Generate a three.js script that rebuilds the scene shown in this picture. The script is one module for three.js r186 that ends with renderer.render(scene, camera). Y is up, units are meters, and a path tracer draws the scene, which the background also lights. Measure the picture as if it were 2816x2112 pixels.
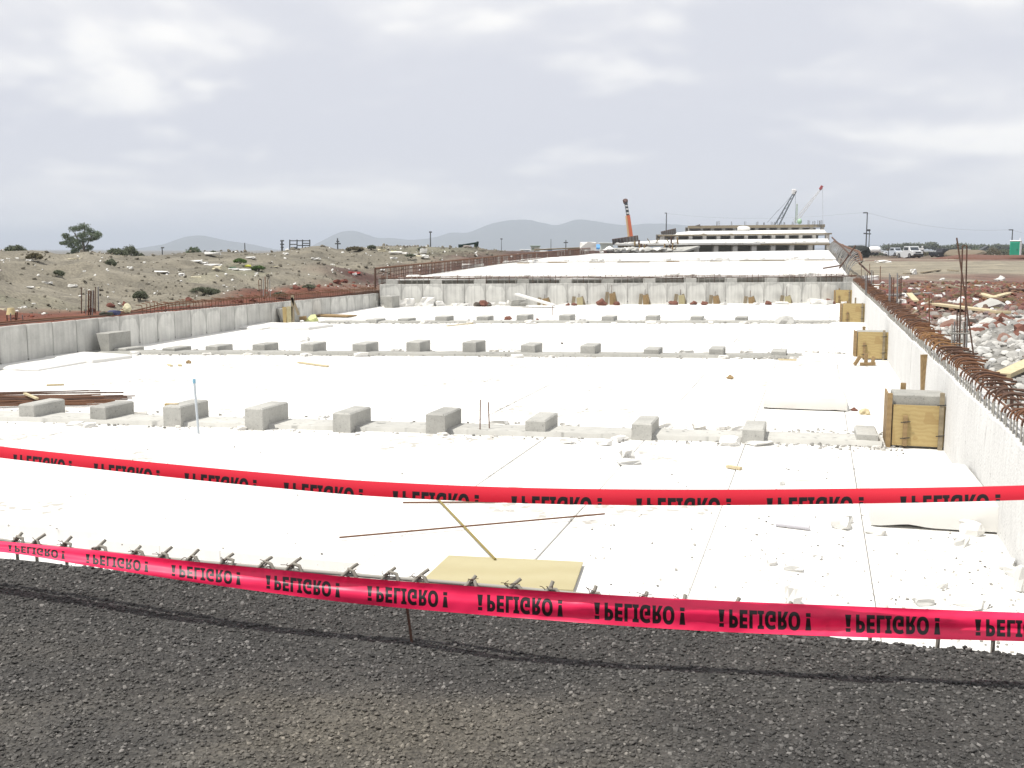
import * as THREE from 'three';
import { mergeGeometries } from 'three/addons/utils/BufferGeometryUtils.js';

// ---------------------------------------------------------------- camera, sky, sun, exposure
const scene = new THREE.Scene();
const FOCAL = 2900, CX = 1408, CY = 1056, HORIZON = 685, EYE = 2.6;   // photograph units (2816 x 2112)
const PITCH = -Math.atan((CY - HORIZON) / FOCAL);
const camera = new THREE.PerspectiveCamera(2 * Math.atan(1056 / FOCAL) * 180 / Math.PI, 4 / 3, 0.1, 20000);
camera.position.set(0, EYE, 0);
camera.rotation.set(PITCH, 0, 0);
scene.add(camera);

const renderer = new THREE.WebGLRenderer({ antialias: true });
renderer.toneMapping = THREE.LinearToneMapping;
renderer.toneMappingExposure = 1.0;
renderer.shadowMap.enabled = true;

// noise
function mul32(seed) { let a = seed >>> 0; return () => { a = (a + 0x6D2B79F5) | 0; let t = Math.imul(a ^ (a >>> 15), 1 | a); t = (t + Math.imul(t ^ (t >>> 7), 61 | t)) ^ t; return ((t ^ (t >>> 14)) >>> 0) / 4294967296; }; }
function h3(x, y, z) { let h = Math.imul(x, 374761393) ^ Math.imul(y, 668265263) ^ Math.imul(z, 2147483647 - 1274126177); h = Math.imul(h ^ (h >>> 13), 1274126177); h ^= h >>> 16; return (h >>> 0) / 4294967296; }
const sm = t => t * t * (3 - 2 * t), lerp = (a, b, t) => a + (b - a) * t, clamp = (v, a = 0, b = 1) => Math.min(b, Math.max(a, v));
const sstep = (a, b, v) => sm(clamp((v - a) / (b - a)));
function n3(x, y, z) {
  const X = Math.floor(x), Y = Math.floor(y), Z = Math.floor(z), u = sm(x - X), v = sm(y - Y), w = sm(z - Z);
  const c = (i, j, k) => h3(X + i, Y + j, Z + k);
  return lerp(lerp(lerp(c(0, 0, 0), c(1, 0, 0), u), lerp(c(0, 1, 0), c(1, 1, 0), u), v), lerp(lerp(c(0, 0, 1), c(1, 0, 1), u), lerp(c(0, 1, 1), c(1, 1, 1), u), v), w);
}
function fbm(x, y, z = 0, o = 4) { let s = 0, a = 0.5, t = 0; for (let i = 0; i < o; i++) { s += a * n3(x, y, z + i * 17); t += a; a *= 0.5; x *= 2.03; y *= 2.03; z *= 2.03; } return s / t; }
function n2p(x, y, p, s) { const X = Math.floor(x), Y = Math.floor(y), u = sm(x - X), v = sm(y - Y), w = i => ((i % p) + p) % p; return lerp(lerp(h3(w(X), w(Y), s), h3(w(X + 1), w(Y), s), u), lerp(h3(w(X), w(Y + 1), s), h3(w(X + 1), w(Y + 1), s), u), v); }
function fbmp(u, v, p, s, o = 4) { let r = 0, a = 0.5, t = 0; for (let i = 0; i < o; i++) { r += a * n2p(u * p, v * p, p, s + i * 7); t += a; a *= 0.5; p *= 2; } return r / t; }

{ // sky: bright thin overcast, soft grey-blue shadows between pale cloud
  const w = 2048, h = 1024, data = new Float32Array(w * h * 4);
  for (let j = 0; j < h; j++) {
    const el = (j + 0.5) / h * Math.PI - Math.PI / 2, sy = Math.sin(el), cy = Math.cos(el);
    for (let i = 0; i < w; i++) {
      const az = ((i + 0.5) / w - 0.5) * 2 * Math.PI, x = cy * Math.cos(az), z = cy * Math.sin(az);
      const k = 1 / (Math.max(sy, 0) + 0.16), a = x * k, b = z * k;
      const wx = fbm(a * 0.7 + 3, b * 0.7, 9, 3) - 0.5, wz = fbm(a * 0.7, b * 0.7 + 8, 5, 3) - 0.5;
      const c1 = fbm(a * 0.85 + wx * 1.5 + 11.3, b * 0.85 + wz * 1.5 + 2.1, 1, 6), c2 = fbm(a * 2.6 + wx * 2 + 4, b * 2.6 + 7 + wz * 2, 3, 5);
      const low = 1 - sstep(0.0, 0.11, sy);
      const c3 = fbm(a * 7 + wx * 3, b * 7 + wz * 3, 23, 3); let t = sstep(0.37, 0.60, c1 * 0.62 + c2 * 0.26 + c3 * 0.12);
      t = lerp(t, 0.62 + 0.36 * t, low * 0.8);
      const puff = sstep(0.50, 0.68, c2 * 0.6 + c1 * 0.25 + c3 * 0.15) * (1 - low * 0.5);
      const o = (j * w + i) * 4;
      data[o] = lerp(0.755, 0.94, t) + 0.15 * puff + 0.03 * low;
      data[o + 1] = lerp(0.772, 0.94, t) + 0.14 * puff + 0.02 * low;
      data[o + 2] = lerp(0.84, 0.96, t) + 0.10 * puff;
      data[o + 3] = 1;
    }
  }
  const sky = new THREE.DataTexture(data, w, h, THREE.RGBAFormat, THREE.FloatType);
  sky.mapping = THREE.EquirectangularReflectionMapping; sky.magFilter = THREE.LinearFilter; sky.needsUpdate = true;
  scene.background = sky; scene.environment = sky;
}
const sun = new THREE.DirectionalLight(new THREE.Color().setRGB(1, 0.965, 0.9), 5);
sun.position.set(-45, 100, 22); sun.target.position.set(0, 0, -40); sun.position.add(sun.target.position);
sun.castShadow = true; sun.shadow.mapSize.set(4096, 4096); sun.shadow.radius = 0.8;
Object.assign(sun.shadow.camera, { left: -70, right: 70, top: 80, bottom: -80, near: 1, far: 400 });
scene.add(sun, sun.target);
scene.fog = new THREE.FogExp2(new THREE.Color().setRGB(0.80, 0.88, 1.0), 0.00034);

// ---------------------------------------------------------------- helpers
const V = (x, y, z) => new THREE.Vector3(x, y, z);
const ct = Math.cos(PITCH), st = Math.sin(PITCH);
function ray(px, py) { const u = (px - CX) / FOCAL, v = -(py - CY) / FOCAL; return V(u, v * ct + st, v * st - ct); }
function P(px, py, Y = 0) { const r = ray(px, py), t = (Y - EYE) / r.y; return V(r.x * t, Y, r.z * t); }       // where that sight line meets height Y
function at(px, py, d) { const r = ray(px, py), t = d / -r.z; return V(r.x * t, EYE + r.y * t, -d); }           // ... and distance d
const rgb = (r, g, b) => new THREE.Color().setRGB(r, g, b);
const toS = c => Math.round(255 * clamp(c <= 0.0031308 ? 12.92 * c : 1.055 * Math.pow(c, 1 / 2.4) - 0.055));
function tex(w, h, fn, color = true) {
  const d = new Uint8Array(w * h * 4);
  for (let j = 0; j < h; j++) for (let i = 0; i < w; i++) { const c = fn((i + 0.5) / w, (j + 0.5) / h), o = (j * w + i) * 4; for (let k = 0; k < 3; k++) { const v = Array.isArray(c) ? c[k] : c; d[o + k] = color ? toS(v) : Math.round(255 * clamp(v)); } d[o + 3] = 255; }
  const t = new THREE.DataTexture(d, w, h); t.magFilter = THREE.LinearFilter; t.minFilter = THREE.LinearMipmapLinearFilter; t.generateMipmaps = true; t.wrapS = t.wrapT = THREE.RepeatWrapping; if (color) t.colorSpace = THREE.SRGBColorSpace; t.needsUpdate = true; return t;
}
const mat = (c, roughness = 0.9, extra = {}) => new THREE.MeshStandardMaterial({ color: c, roughness, metalness: 0, ...extra });

const taken = {};
function numbered(n) { const k = taken[n] = (taken[n] ?? -1) + 1; return k ? `${n}_${String(k).padStart(3, '0')}` : n; }
function shade(m) { m.castShadow = m.receiveShadow = true; return m; }
function thing(name, label, category, pos, group) {
  const o = new THREE.Group(); o.name = numbered(name); o.position.copy(pos); o.userData = { label, category, kind: 'thing' };
  if (group) o.userData.group = group;
  scene.add(o); return o;
}
function struct(name, geo, m, kind = 'structure') { const o = shade(new THREE.Mesh(geo, m)); o.name = numbered(name); o.userData.kind = kind; scene.add(o); return o; }
function part(g, name, geo, m, pos, yaw) {   // geo in world space, or local with its own place
  const o = shade(new THREE.Mesh(geo, m)); o.name = name;
  if (pos) { o.position.copy(pos).sub(g.position); if (yaw) o.rotation.y = yaw; } else geo.translate(-g.position.x, -g.position.y, -g.position.z);
  g.add(o); return o;
}
function sub(g, p, name, geo, m) { const b = g.position.clone().add(p.position); geo.translate(-b.x, -b.y, -b.z); const o = shade(new THREE.Mesh(geo, m)); o.name = name; p.add(o); return o; }
function solo(name, label, category, geo, m, group) {
  geo.computeBoundingBox(); const b = geo.boundingBox, c = V((b.min.x + b.max.x) / 2, b.min.y, (b.min.z + b.max.z) / 2);
  geo.translate(-c.x, -c.y, -c.z);
  const o = shade(new THREE.Mesh(geo, m)); o.name = numbered(name); o.position.copy(c); o.userData = { label, category, kind: 'thing' }; if (group) o.userData.group = group;
  scene.add(o); return o;
}
const merge = a => mergeGeometries(a.map(g => { const q = g.index ? g.toNonIndexed() : g; for (const k of Object.keys(q.attributes)) if (!['position', 'normal', 'uv'].includes(k)) q.deleteAttribute(k); return q; }));
function flat(g) { const q = g.index ? g.toNonIndexed() : g; q.computeVertexNormals(); return q; }
function tf(g, pos, yaw = 0, pitch = 0, roll = 0) { const m = new THREE.Matrix4().makeRotationFromEuler(new THREE.Euler(pitch, yaw, roll, 'YXZ')); if (pos) m.setPosition(pos); return g.applyMatrix4(m); }
function bar(a, b, r, seg = 6) {
  const d = b.clone().sub(a), L = d.length(), g = new THREE.CylinderGeometry(r, r, L, seg, 1);
  g.applyQuaternion(new THREE.Quaternion().setFromUnitVectors(V(0, 1, 0), d.normalize())); const m = a.clone().add(b).multiplyScalar(0.5); return g.translate(m.x, m.y, m.z);
}
function tube(pts, r, n = 12, seg = 5, tension = 0.5) { return new THREE.TubeGeometry(new THREE.CatmullRomCurve3(pts, false, 'catmullrom', tension), n, r, seg, false); }
function chamfer(w, h, d, c = 0.01) {        // box with its base at y = 0 and all top and upright edges broken
  const s = new THREE.Shape(), a = w / 2 - c, b = d / 2 - c; s.moveTo(-a, -b); s.lineTo(a, -b); s.lineTo(a, b); s.lineTo(-a, b); s.closePath();
  const g = new THREE.ExtrudeGeometry(s, { depth: h - 2 * c, bevelEnabled: true, bevelThickness: c, bevelSize: c, bevelSegments: 1, steps: 1 });
  g.rotateX(-Math.PI / 2).translate(0, c, 0); return flat(g);
}
function boardBetween(a, b, w, t, up = V(0, 1, 0)) {   // a board whose centre line runs a to b
  const d = b.clone().sub(a), L = d.length(); d.normalize(); const side = d.clone().cross(up).normalize(), u = side.clone().cross(d).normalize();
  const g = new THREE.BoxGeometry(w, t, L), m = new THREE.Matrix4().makeBasis(side, u, d.clone().negate()); m.setPosition(a.clone().add(b).multiplyScalar(0.5)); return g.applyMatrix4(m);
}
function rock(r, seed, fy = 0.7, detail = 1, amp = 0.55) {
  const g = new THREE.IcosahedronGeometry(r, detail), p = g.attributes.position;
  for (let i = 0; i < p.count; i++) { const x = p.getX(i), y = p.getY(i), z = p.getZ(i), k = 1 + amp * (n3(x / r * 1.4 + seed * 5.1, y / r * 1.4 + seed, z / r * 1.4) - 0.5) * 2; p.setXYZ(i, x * k, y * k * fy, z * k); }
  g.computeVertexNormals(); return g;
}
function chunk(w, h, d, seed, j = 0.12) {    // broken block of foam, base at y = 0
  const g = new THREE.BoxGeometry(w, h, d, 2, 2, 2), p = g.attributes.position, m = Math.min(w, h, d);
  for (let i = 0; i < p.count; i++) { const x = p.getX(i), y = p.getY(i), z = p.getZ(i), q = (s) => (h3(Math.round(x * 997) + s * 31, Math.round(y * 991) + seed * 7, Math.round(z * 983) - s) - 0.5) * 2 * j * Math.max(m, 0.5 * Math.min(w, d)); const e = (Math.abs(x) > w * 0.49) + (Math.abs(y) > h * 0.49) + (Math.abs(z) > d * 0.49); const s = e === 3 ? 0.9 : 1; p.setXYZ(i, x * s + q(1), (y * (e === 3 ? 0.9 : 1)) + h / 2 + (y < -h * 0.4 ? 0 : q(2) * 0.6), z * s + q(3)); }
  return flat(g);
}

// ---------------------------------------------------------------- materials
const foamTex = tex(1024, 1024, (u, v) => { const s = fbmp(u, v, 256, 3, 2), b = fbmp(u, v, 6, 9, 5), smear = sstep(0.56, 0.7, fbmp(u, v, 5, 19, 4)) * sstep(0.5, 0.66, fbmp(u, v, 90, 21, 3)), dirt = Math.max(sstep(0.79, 0.87, s) * sstep(0.46, 0.62, b), 0.75 * smear), w = 0.70 + 0.05 * (fbmp(u, v, 24, 4, 3) - 0.5); return [w - dirt * 0.4, w * 0.985 - dirt * 0.41, w * 0.945 - dirt * 0.42]; });
const foamBump = tex(512, 512, (u, v) => 0.6 * fbmp(u, v, 128, 31, 2) + 0.4 * fbmp(u, v, 16, 33, 3), false);
const M = {};
M.foam = mat(rgb(1, 1, 1), 0.95, { map: foamTex, bumpMap: foamBump, bumpScale: 0.006 });
M.foamPlain = mat(rgb(0.655, 0.645, 0.615), 0.95);
M.foamDirty = mat(rgb(0.62, 0.60, 0.56), 0.95);
const conTex = tex(512, 512, (u, v) => { const a = fbmp(u, v, 6, 51, 5), b = fbmp(u, v, 64, 53, 3), k = 0.32 + 0.13 * (a - 0.5) + 0.07 * (b - 0.5) - 0.12 * sstep(0.74, 0.82, fbmp(u, v, 90, 57, 2)); return [k, k * 0.985, k * 0.90]; });
M.concrete = mat(rgb(1, 1, 1), 0.93, { map: conTex });
M.concretePale = mat(rgb(1.35, 1.35, 1.37), 0.93, { map: conTex });
M.concreteDark = mat(rgb(0.62, 0.62, 0.6), 0.93, { map: conTex });
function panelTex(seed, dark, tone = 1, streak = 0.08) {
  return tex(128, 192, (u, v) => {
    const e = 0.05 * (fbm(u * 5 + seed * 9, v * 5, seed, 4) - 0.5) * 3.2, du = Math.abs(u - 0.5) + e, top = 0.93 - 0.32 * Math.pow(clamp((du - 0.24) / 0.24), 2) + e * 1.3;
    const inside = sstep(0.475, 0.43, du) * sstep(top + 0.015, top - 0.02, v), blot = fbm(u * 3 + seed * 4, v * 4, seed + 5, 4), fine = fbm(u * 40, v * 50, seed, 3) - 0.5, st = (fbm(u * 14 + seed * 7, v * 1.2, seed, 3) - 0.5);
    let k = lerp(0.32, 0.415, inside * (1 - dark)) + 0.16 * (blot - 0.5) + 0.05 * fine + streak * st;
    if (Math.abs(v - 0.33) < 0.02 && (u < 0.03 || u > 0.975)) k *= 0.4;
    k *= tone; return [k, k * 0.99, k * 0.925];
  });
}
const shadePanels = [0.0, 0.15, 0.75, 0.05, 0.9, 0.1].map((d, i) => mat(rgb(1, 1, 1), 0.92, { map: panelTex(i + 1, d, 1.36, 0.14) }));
const rearPanels = [0.0, 0.1, 0.0, 0.55, 0.05].map((d, i) => mat(rgb(1, 1, 1), 0.92, { map: panelTex(i + 11, d, 1.5, 0.16) }));
const whiteWash = tex(512, 512, (u, v) => { const st = fbmp(u, v * 0.12, 48, 61, 3), b = fbmp(u, v, 5, 63, 4), f = fbmp(u, v, 100, 67, 2), k = 0.61 + 0.12 * (st - 0.5) + 0.09 * (b - 0.5) + 0.06 * (f - 0.5) - 0.3 * sstep(0.8, 0.86, f); return [k, k * 0.995, k * 0.97]; });
M.wash = mat(rgb(1, 1, 1), 0.92, { map: whiteWash, bumpMap: foamBump, bumpScale: 0.006 });
M.rust = mat(rgb(0.135, 0.060, 0.028), 0.85);
M.rustDark = mat(rgb(0.085, 0.045, 0.03), 0.85);
M.rustPale = mat(rgb(0.24, 0.125, 0.05), 0.85);
M.steel = mat(rgb(0.2, 0.2, 0.2), 0.65, { metalness: 0.25 });
M.steelCement = mat(rgb(0.30, 0.29, 0.26), 0.9);
function woodTex(c, d, seed) { return tex(256, 256, (u, v) => { const w = fbmp(u, v, 4, seed, 3), g = 0.5 + 0.5 * Math.sin((v + 0.12 * w) * 60 + 4 * w), f = fbmp(u, v, 64, seed + 2, 2), k = 0.35 * g + 0.45 * w + 0.2 * f, kn = sstep(0.78, 0.84, fbmp(u, v, 5, seed + 9, 1)); return [0, 1, 2].map(i => lerp(c[i], d[i], clamp(k + kn * 0.5))); }); }
M.ply = mat(rgb(1, 1, 1), 0.8, { map: woodTex([0.46, 0.36, 0.165], [0.34, 0.24, 0.10], 71) });
M.plyPale = mat(rgb(1, 1, 1), 0.85, { map: woodTex([0.43, 0.385, 0.235], [0.36, 0.31, 0.17], 81) });
M.wood = mat(rgb(1, 1, 1), 0.85, { map: woodTex([0.33, 0.23, 0.11], [0.2, 0.13, 0.06], 91) });
M.woodGrey = mat(rgb(1, 1, 1), 0.88, { map: woodTex([0.30, 0.25, 0.17], [0.19, 0.155, 0.1], 95) });
M.woodPale = mat(rgb(1, 1, 1), 0.85, { map: woodTex([0.58, 0.50, 0.33], [0.45, 0.37, 0.22], 99) });
M.redStone = mat(rgb(0.15, 0.062, 0.042), 0.95);
M.greyStone = mat(rgb(0.40, 0.395, 0.37), 0.95);
M.paleStone = mat(rgb(0.55, 0.545, 0.52), 0.95);
M.darkStone = mat(rgb(0.10, 0.085, 0.07), 0.95);
M.white = mat(rgb(0.78, 0.78, 0.78), 0.6);
M.darkMetal = mat(rgb(0.06, 0.065, 0.07), 0.6);
M.black = mat(rgb(0.02, 0.02, 0.022), 0.7);
const soilTex = tex(1024, 1024, (u, v) => { const a = fbmp(u, v, 8, 41, 6), b = fbmp(u, v, 128, 43, 3), k = 0.62 + 0.55 * (a - 0.5) + 0.55 * (b - 0.5); return [k, k, k]; });
M.soil = mat(rgb(1.35, 1.35, 1.35), 1, { map: soilTex, vertexColors: true });

// ---------------------------------------------------------------- the lie of the land
const WDIR = (() => { const r = ray(2252, HORIZON); return V(r.x, 0, r.z).normalize(); })();      // along the retaining walls
const CDIR = V(-WDIR.z, 0, WDIR.x);                                                               // across, to the right
const YAW = -Math.atan2(WDIR.x, -WDIR.z);
const RA = P(2760, 1500), RB = P(2338, 829);                                                      // foot of the right wall
const rightFoot = d => { const t = (d + RA.z) / (RA.z - RB.z); return V(lerp(RA.x, RB.x, t), 0, -d); };
const LA = P(0, 1012), LB = P(1045, 842);                                                         // foot of the left wall
const leftFoot = d => { const t = (d + LA.z) / (LA.z - LB.z); return V(lerp(LA.x, LB.x, t), 0, -d); };
const RWH = 0.97;
const leftTop = d => lerp(0.90, 0.60, clamp((d + LA.z) / (LA.z - LB.z), -0.6, 1));
const sOf = p => p.x * WDIR.x + p.z * WDIR.z, tOf = p => p.x * CDIR.x + p.z * CDIR.z;
const fromST = (s, t, y = 0) => V(WDIR.x * s + CDIR.x * t, y, WDIR.z * s + CDIR.z * t);

function gridMesh(nu, nv, fn, color) {
  const pos = [], uv = [], col = [], idx = [];
  for (let j = 0; j <= nv; j++) for (let i = 0; i <= nu; i++) { const p = fn(i / nu, j / nv); pos.push(p.x, p.y, p.z); uv.push(p.x / 7, p.z / 7); if (color) col.push(...color(p, i / nu, j / nv)); }
  for (let j = 0; j < nv; j++) for (let i = 0; i < nu; i++) { const a = j * (nu + 1) + i, b = a + 1, c = a + nu + 1, d = c + 1; idx.push(a, b, c, b, d, c); }
  const g = new THREE.BufferGeometry(); g.setAttribute('position', new THREE.Float32BufferAttribute(pos, 3)); g.setAttribute('uv', new THREE.Float32BufferAttribute(uv, 2)); if (color) g.setAttribute('color', new THREE.Float32BufferAttribute(col, 3));
  g.setIndex(idx); g.computeVertexNormals();
  const nrm = g.attributes.normal; let up = 0; for (let i = 0; i < nrm.count; i += 17) up += nrm.getY(i);
  if (up < 0) { for (let i = 0; i < idx.length; i += 3) { const q = idx[i]; idx[i] = idx[i + 1]; idx[i + 1] = q; } g.setIndex(idx); g.computeVertexNormals(); }
  return g;
}
function interp(tab, x) { if (x <= tab[0][0]) return tab[0][1]; for (let i = 1; i < tab.length; i++) if (x <= tab[i][0]) { const [a, b] = tab[i - 1], [c, d] = tab[i]; return lerp(b, d, (x - a) / (c - a)); } return tab[tab.length - 1][1]; }
function interpS(tab, x) { // smooth
  const n = tab.length; if (x <= tab[0][0]) return tab[0][1]; if (x >= tab[n - 1][0]) return tab[n - 1][1];
  let i = 1; while (x > tab[i][0]) i++;
  const p = k => tab[clamp(k, 0, n - 1)], [x1, y1] = p(i - 1), [x2, y2] = p(i), t = (x - x1) / (x2 - x1), m = (k) => (p(k + 1)[1] - p(k - 1)[1]) / ((p(k + 1)[0] - p(k - 1)[0]) || 1) * (x2 - x1);
  const t2 = t * t, t3 = t2 * t; return (2 * t3 - 3 * t2 + 1) * y1 + (t3 - 2 * t2 + t) * m(i - 1) + (-2 * t3 + 3 * t2) * y2 + (t3 - t2) * m(i);
}

struct('ground', gridMesh(40, 40, (u, v) => { const a = (u - 0.5) * 2, b = (v - 0.5) * 2; return V(Math.sign(a) * Math.pow(Math.abs(a), 3) * 9000, -0.9, Math.sign(b) * Math.pow(Math.abs(b), 3) * 9000); }, p => [0.15, 0.135, 0.105]), M.soil);

// grey dirt mounds beyond the left wall, ridge near eye level
const ridge = [[-900, 676], [-500, 690], [-200, 680], [0, 686], [45, 696], [95, 688], [140, 691], [176, 704], [199, 704], [217, 697], [249, 693], [294, 697], [339, 707], [420, 709], [497, 708], [550, 707], [600, 702], [674, 698], [724, 698], [749, 694], [811, 687], [848, 678], [898, 678], [935, 688], [960, 687], [985, 682], [1081, 677], [1225, 681], [1334, 684], [1424, 690], [1600, 690], [1900, 694]];
const rampLeft = d => { const e = LB; return d < -LB.z ? leftFoot(d) : V(e.x + 0.291 * (d + LB.z), 0, -d); };
const ridgeDepth = px => lerp(46, 92, clamp((px + 100) / 1700));
function moundY(x, z) {
  const d = -z, px = CX + x / Math.max(d, 4) * FOCAL * 1.0, dr = ridgeDepth(px);
  let wallD = 5; { // depth at which this sight line crosses the wall
    const k = x / d; const s = (LB.x - LA.x) / (LA.z - LB.z); wallD = (LA.x - s * -LA.z) / (k - s); if (!(wallD > 3) || wallD > -LB.z) { wallD = (LB.x - 0.291 * -LB.z) / (k - 0.291); if (!(wallD > 3)) wallD = 4; }
  }
  const top = EYE - (interpS(ridge, px) - HORIZON) / FOCAL * dr, base = 0.62, s = (d - wallD) / Math.max(dr - wallD, 6);
  const bank = sstep(0.0, 0.1, s) * 0.12 + sstep(0.16, 0.5, s) * 0.42 + sstep(0.4, 1, s) * 0.46;
  let y = s < 1 ? base + (top - base) * bank : lerp(top, 0.4, sstep(1, 1.45, s));
  const amp = sstep(0.08, 0.3, s) * (1 - sstep(0.72, 0.98, s)) + 0.12;
  y += 1.25 * amp * (1.1 * (fbm(x * 0.11, z * 0.11, 3, 3) - 0.5) + 0.5 * (Math.abs(fbm(x * 0.3, z * 0.3, 7, 3) - 0.5) * 2 - 0.3)) + 0.16 * (fbm(x * 1.3, z * 1.3, 4, 3) - 0.5);
  return y;
}
{
  const wallOff = 0.42;
  const g = gridMesh(300, 200, (u, v) => {
    const d = 3 + 200 * Math.pow(v, 1.75), e = rampLeft(d), off = wallOff + 170 * Math.pow(u, 2.1), x = e.x - off, z = -d;
    return V(x, u === 0 ? 0.3 : moundY(x, z), z);
  }, (p) => {
    const d = -p.z, e = rampLeft(d), off = e.x - p.x, n = fbm(p.x * 0.35, p.z * 0.35, 5, 4), n2 = fbm(p.x * 0.07, p.z * 0.07, 8, 3), far = d > 52;
    const red = (1 - sstep(far ? 3 : 2.4, far ? 7 : 4.4, off + (n - 0.5) * 3)) * (d > 46 && d < 54 ? 0.6 : 1), k = 0.86 + 0.5 * (n - 0.5) + 0.4 * (n2 - 0.5);
    const green = sstep(0.6, 0.72, fbm(p.x * 0.16, p.z * 0.16, 15, 3)) * 0.4;
    const c = [lerp(0.232, 0.165, green), lerp(0.208, 0.172, green), lerp(0.158, 0.105, green)], r = far ? [0.115, 0.055, 0.042] : [0.165, 0.05, 0.024];
    return [0, 1, 2].map(i => lerp(c[i], r[i], red) * k);
  });
  struct('dirt_mound', g, M.soil);
}
// reddish building ground to the right of the wall, a pale track across it
function rightY(x, z) {
  const d = -z, off = x - rightFoot(d).x;
  return 0.80 + 0.55 * sstep(45, 140, d) + 0.10 * (fbm(x * 0.5, z * 0.5, 21, 4) - 0.5) * 2 + 0.35 * sstep(5, 12, d) * sstep(0.6, 2.6, off) * (1 - sstep(20, 34, d)) * (0.5 + fbm(x * 0.8, z * 0.8, 33, 3)) * 0.7
    + 0.5 * (fbm(x * 0.12, z * 0.12, 12, 3) - 0.5) * sstep(24, 36, d) * (1 - sstep(55, 70, d)) + 0.25 * (fbm(x * 0.05, z * 0.05, 12, 3) - 0.5) * sstep(100, 140, d);
}
{
  const g = gridMesh(200, 260, (u, v) => {
    const d = 2 + 330 * Math.pow(v, 1.9), e = rightFoot(d), off = 0.28 + 260 * Math.pow(u, 2.2), x = e.x + off, z = -d;
    return V(x, u === 0 ? 0.5 : rightY(x, z), z);
  }, p => {
    const d = -p.z, off = p.x - rightFoot(d).x, n = fbm(p.x * 0.4, p.z * 0.4, 2, 4), n2 = fbm(p.x * 0.1, p.z * 0.1, 3, 3), k = 0.85 + 0.55 * (n - 0.5);
    const red = [0.165, 0.078, 0.058], tan = [0.30, 0.262, 0.19], grey = [0.26, 0.25, 0.225], brown = [0.16, 0.115, 0.075];
    const track = Math.max(sstep(60, 72, d + (n2 - 0.5) * 20) * (1 - sstep(112, 128, d + (n2 - 0.5) * 18)), 0.75 * sstep(0.60, 0.68, n2) * sstep(40, 50, d)), rub = 1 - sstep(23, 29, d + (n - 0.5) * 12), far = sstep(128, 150, d);
    return [0, 1, 2].map(i => lerp(lerp(lerp(red[i], tan[i], track), grey[i], rub), brown[i], far) * k);
  });
  struct('site_ground', g, M.soil);
}

// ---------------------------------------------------------------- distant hills in the haze
{
  const hillMat = mat(rgb(0.09, 0.10, 0.085), 1);
  const profiles = [
    [[[340, 706], [400, 690], [440, 677], [480, 668], [520, 652], [560, 648], [600, 655], [640, 664], [700, 672], [740, 684], [760, 690], [800, 702]], 3900],
    [[[850, 690], [890, 664], [920, 648], [950, 637], [985, 637], [1010, 645], [1040, 654], [1080, 655], [1140, 660], [1200, 652], [1240, 641], [1290, 640], [1330, 624], [1370, 612], [1420, 606], [1460, 607], [1490, 614], [1530, 620], [1560, 612], [1580, 606], [1610, 606], [1660, 614], [1720, 620], [1780, 616], [1850, 618], [1900, 624], [1960, 640], [2060, 660], [2180, 676]], 4300],
    [[[2200, 684], [2290, 680], [2350, 672], [2400, 674], [2450, 676], [2550, 680], [2680, 678], [2760, 682], [2900, 676]], 4800],
    [[[-300, 670], [-100, 690], [110, 698], [200, 690], [260, 688], [310, 694], [380, 702]], 4500],
  ];
  for (const [prof, d] of profiles) {
    const lo = prof[0][0], hi = prof[prof.length - 1][0];
    struct('hills', gridMesh(140, 26, (u, v) => {
      const px = lerp(lo - 90, hi + 90, u), y0 = px < lo || px > hi ? HORIZON + 12 : interpS(prof, px), top = EYE + (HORIZON - y0) / FOCAL * d + 3 * (fbm(px * 0.05, 2, d, 4) - 0.5), s = v * 2 - 1;
      const x = (px - CX) / FOCAL * d, fold = 0.35 * (fbm(px * 0.03, v * 6, d, 4) - 0.5) * Math.sin(Math.PI * clamp(v));
      return V(x, Math.max(-6, (top + 4) * (1 - Math.pow(Math.abs(s), 1.25) + fold * Math.abs(s)) - 4), -d + (0.5 - v) * -700);
    }), hillMat);
  }
}

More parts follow.
